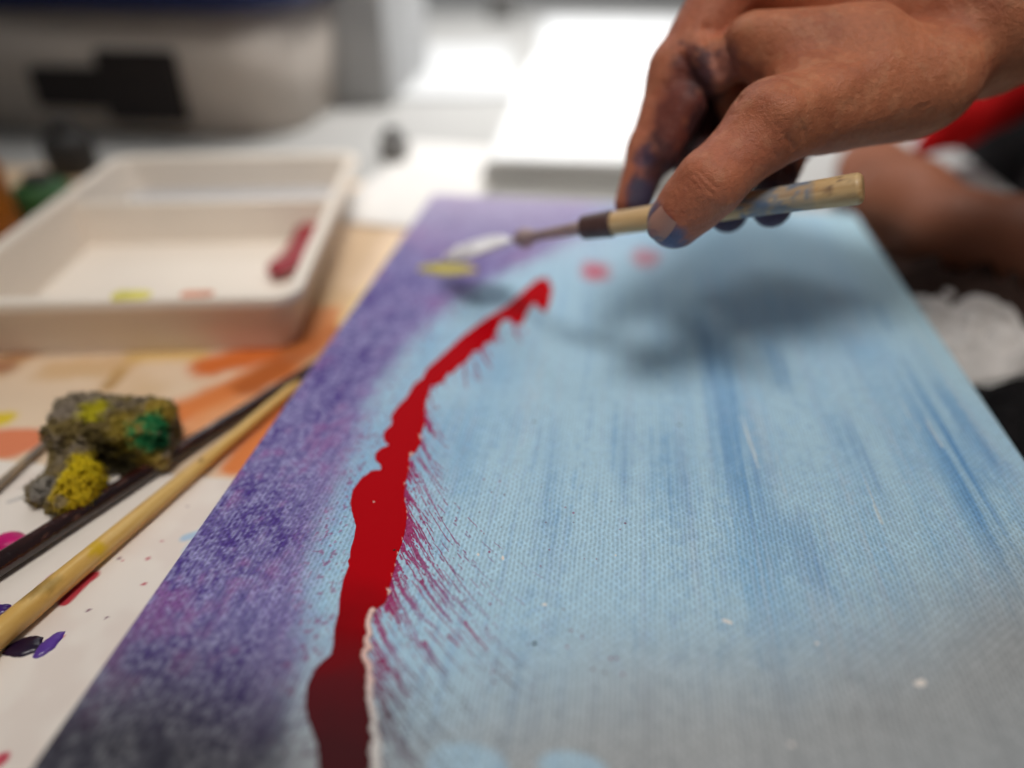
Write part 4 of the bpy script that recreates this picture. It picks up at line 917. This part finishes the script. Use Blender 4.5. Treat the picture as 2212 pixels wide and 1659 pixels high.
# loose white sheets in the far middle
def loose_sheet(px, py, hx_, hy_, rz, z, label, col):
    c = un(px, py, TABLE); m = material('loose_paper', tuple(col), 0.75, 0.2, tint=[(15, 0.95, 1.03)])
    bm_ = bmesh.new(); bmesh.ops.create_grid(bm_, x_segments=14, y_segments=14, size=1.0)
    ph = RNG.rand()*6
    for v_ in bm_.verts:
        x, y = v_.co.x*hx_, v_.co.y*hy_; zz = z+0.0025*(1+math.sin(v_.co.x*2.2+ph)*math.cos(v_.co.y*1.7))*0.6
        v_.co = (c[0]+x*math.cos(rz)-y*math.sin(rz), c[1]+x*math.sin(rz)+y*math.cos(rz), TABLE+0.0006+zz)
    r_ = bmesh.ops.solidify(bm_, geom=list(bm_.faces), thickness=0.0004)
    o = bm_obj('paper_sheet', bm_, m, base=(c[0], c[1], TABLE), smooth=True); return tag(o, label, 'paper', None)
loose_sheet(910, 150, 0.11, 0.16, 0.2, 0.0, 'light grey sheet of paper lying on the far table beside the white stack', lin(205, 205, 205))
loose_sheet(930, 395, 0.045, 0.09, -0.1, 0.0, 'small white sheet of paper between the tray corner and the white stack', lin(232, 228, 224))
loose_sheet(1500, 120, 0.20, 0.36, 0.1, 0.0, 'large white sheet of paper behind the painting hand', lin(246, 246, 246))
# grey box added to stand for the shaded gap beside the storage box
gb = un(735, 292, TABLE); m_gb = material('shade_grey', tuple(lin(186, 186, 186)), 0.8, 0.15, tint=[(10, 0.8, 1.1)])
g_o = empty('shade_box', (gb[0], gb[1]+0.1, TABLE), 'grey box added for the shaded space right of the storage box', 'box')
bm_obj('shade_box_body', box_bm((gb[0]-0.03, gb[1]+0.20, TABLE+0.055), (0.040, 0.10, 0.055), 0.05, 0.003), m_gb, g_o)
bm_obj('shade_box_flap', box_bm((gb[0]-0.03, gb[1]+0.14, TABLE+0.112), (0.038, 0.036, 0.0012), 0.05, 0.0005, 1), m_gb, g_o)
# paint bottles and jars
def bottle(name, label, px, py, r, h, mat, capmat, cap=0.3, cat='bottle'):
    b0 = un(px, py, TABLE); o = empty(name, b0, label, cat)
    lathe('bottle_body', [(r*0.9, 0), (r, 0.004), (r, h*0.72), (r*0.8, h*0.82), (r*0.42, h*0.88), (r*0.40, h*0.95)], b0, mat, o)
    lathe('cap', [(r*0.5, h*0.93), (r*0.52, h*0.94), (r*0.5, h*(1+cap*0.4)), (r*0.42, h*(1.02+cap*0.4))], b0, capmat, o); return o
m_amber = material('amber', tuple(lin(172, 104, 26)), 0.3, 0.5, tint=[(40, 0.8, 1.1)]); m_dk = material('dark_plastic', tuple(lin(52, 50, 50)), 0.5, 0.3); m_green = material('green_paint', tuple(lin(54, 96, 52)), 0.5, 0.3, tint=[(60, 0.8, 1.2)]); m_grey = material('grey_plastic', tuple(lin(120, 118, 116)), 0.5, 0.3)
bottle('paint_bottle', 'amber paint bottle standing at the far left beside the tray', -12, 520, 0.017, 0.060, m_amber, m_amber)
bottle('paint_bottle', 'small green paint pot standing behind the tray corner', 110, 470, 0.017, 0.026, m_green, m_dk, 0.1)
bottle('paint_bottle', 'small dark grey jar standing in front of the storage box', 165, 375, 0.017, 0.034, m_dk, m_dk)
bottle('paint_bottle', 'grey plastic bottle cap pot right of the tray', 852, 345, 0.011, 0.022, m_grey, m_dk, 0.2)
bottle('paint_bottle', 'dark bottle far back beyond the white paper stack', 1085, 42, 0.022, 0.06, m_grey, m_dk)

# ================================================================== RIGHT SIDE: second person, paper and dark pieces
m_skin2 = material('skin_far', tuple(lin(150, 92, 66)), 0.55, 0.3, bumps=[(500, 0.0003)], tint=[(40, 0.85, 1.1)])
m_char = material('charcoal_cloth', tuple(lin(44, 41, 42)), 0.9, 0.1, bumps=[(300, 0.001)], tint=[(14, 0.75, 1.2)]); m_rc = material('red_cloth', tuple(lin(196, 22, 24)), 0.85, 0.1, bumps=[(300, 0.001)], tint=[(20, 0.8, 1.1)])
A = [at(1882, 362, .50), at(1955, 448, .43), at(2060, 512, .395), at(2330, 570, .375), at(2700, 520, .42)]
p2 = empty('person', A[2]*[1, 1, 0]+[0, 0, TABLE], 'second person in charcoal clothing and red top, forearm resting beyond the canvas', 'person')
f2 = Field(np.min(A, 0)-0.06, np.max(A, 0)+0.07, 0.0028); Va = f2.new()
f2.cone(Va, A[1], A[2], .026, .023, .01); f2.cone(Va, A[2], A[3], .023, .033, .012); f2.cone(Va, A[3], A[4], .034, .042, .014)
f2.cone(Va, A[1], A[0], .026, .022, .012)
for dx, dy, dz in ((-28, 60, -.02), (-8, 72, -.005), (14, 80, .012), (34, 78, .03)):
    k0 = at(1880+dx, 350+dy*0.1, .50+dz*.5); k1 = at(1868+dx, 335+dy*0.5, .49+dz*.5); k2 = at(1872+dx*1.1, 345+dy, .475+dz*.5)
    f2.cone(Va, A[0], k1, .013, .0095, .008); f2.cone(Va, k1, k2, .0092, .0080, .003)
f2.cone(Va, A[0]*0.5+A[1]*0.5, at(1880, 440, .43), .013, .009, .006)
v, f_ = f2.mesh(Va); v = relax(v, f_, 2, 0.5); mesh_obj('forearm', v, f_, m_skin2, p2)
T = at(2395, 330, .62); f3 = Field(T-[0.22, 0.20, 0.40], T+[0.30, 0.20, 0.30], 0.007); Vt = f3.new()
f3.cone(Vt, T+[0.04, 0, 0.16], T+[0.06, 0, -0.30], .150, .165, .04); f3.cone(Vt, T+[0.0, -0.03, 0.10], at(2420, 455, .50), .075, .055, .03); f3.cone(Vt, at(2420, 455, .50), at(2360, 520, .43), .055, .040, .03)
v, f_ = f3.mesh(Vt); n_ = fbm(v[:, 0]*16, v[:, 1]*16, v[:, 2]*16, 3); v = v+(v-T)/np.linalg.norm(v-T, axis=1)[:, None]*(0.03*(n_-0.5))[:, None]
mesh_obj('apron', relax(v, f_, 1), f_, m_char, p2)
r0, r1, r2_ = at(1990, 322, .50), at(2072, 258, .50), at(2170, 190, .52); f4 = Field(np.min([r0, r1, r2_], 0)-0.06, np.max([r0, r1, r2_], 0)+0.06, 0.003); Vr = f4.new()
f4.cone(Vr, r0, r1, .006, .017, .01); f4.cone(Vr, r1, r2_, .017, .026, .01)
v, f_ = f4.mesh(Vr); mesh_obj('red_top', relax(v, f_, 2), f_, m_rc, p2)
# rumpled dark pieces and paper right of the canvas
def crumple(name, label, cat, c, hx_, hy_, amp, mat, rz=0.0, seed=1, n=46, edge=0.0):
    u, v_ = np.meshgrid(np.linspace(-1, 1, n), np.linspace(-1, 1, n), indexing='ij')
    q = np.maximum(np.abs(u), np.abs(v_)); k = 1-0.18*(fbm(u*2+5, v_*2+5, seed, 3)-0.5)*q*2
    x = u*hx_*k; y = v_*hy_*k; fall = sstep(1.0, 0.55, np.hypot(u, v_)/1.15)
    z = amp*fall*(0.35+1.1*np.abs(fbm(u*2.6+9, v_*2.6+9, seed+3, 3)-0.5)*2.6)+0.0012
    V = np.stack([c[0]+x*math.cos(rz)-y*math.sin(rz), c[1]+x*math.sin(rz)+y*math.cos(rz), TABLE+z], -1).reshape(-1, 3); F = grid_faces(n, n)
    m_ = len(V); Vb = V.copy(); Vb[:, 2] = np.maximum(Vb[:, 2]-0.001, TABLE+0.0002); V = np.concatenate([V, Vb]); Fb = F[:, ::-1]+m_
    rimi = np.concatenate([np.arange(n)*n, (n-1)*n+np.arange(1, n), np.arange(n-1)[::-1]*n+n-1, np.arange(1, n-1)[::-1]]); i = np.arange(len(rimi)); j = (i+1) % len(rimi)
    F = np.concatenate([F, Fb, np.stack([rimi[j], rimi[i], rimi[i]+m_, rimi[j]+m_], -1)])
    return tag(mesh_obj(name, V, F, mat, base=(c[0], c[1], TABLE)), label, cat)
m_towel = material('paper_towel', tuple(lin(204, 198, 194)), 0.85, 0.1, bumps=[(500, 0.0004)], tint=[(50, 0.75, 1.1)])
m_blackc = material('black_crumple', tuple(lin(26, 24, 25)), 0.9, 0.1, bumps=[(400, 0.0006)])
m_brown = material('brown_crumple', tuple(lin(58, 42, 36)), 0.9, 0.1, bumps=[(400, 0.0006)], tint=[(30, 0.7, 1.2)])
crumple('crumpled_piece', 'crumpled white paper towel beside the right canvas edge', 'paper towel', un(2085, 725, TABLE), 0.028, 0.040, 0.009, m_towel, 0.2, 3)
crumple('crumpled_piece', 'black crumpled piece on the table at the right edge of the photo', 'cloth', un(2250, 960, TABLE)+[0.030, 0, 0], 0.055, 0.045, 0.024, m_blackc, 0.1, 5)
crumple('crumpled_piece', 'dark brown crumpled piece lying under the second person’s forearm', 'cloth', un(2080, 620, TABLE)+[0.008, 0, 0], 0.048, 0.045, 0.016, m_brown, 0.3, 8)
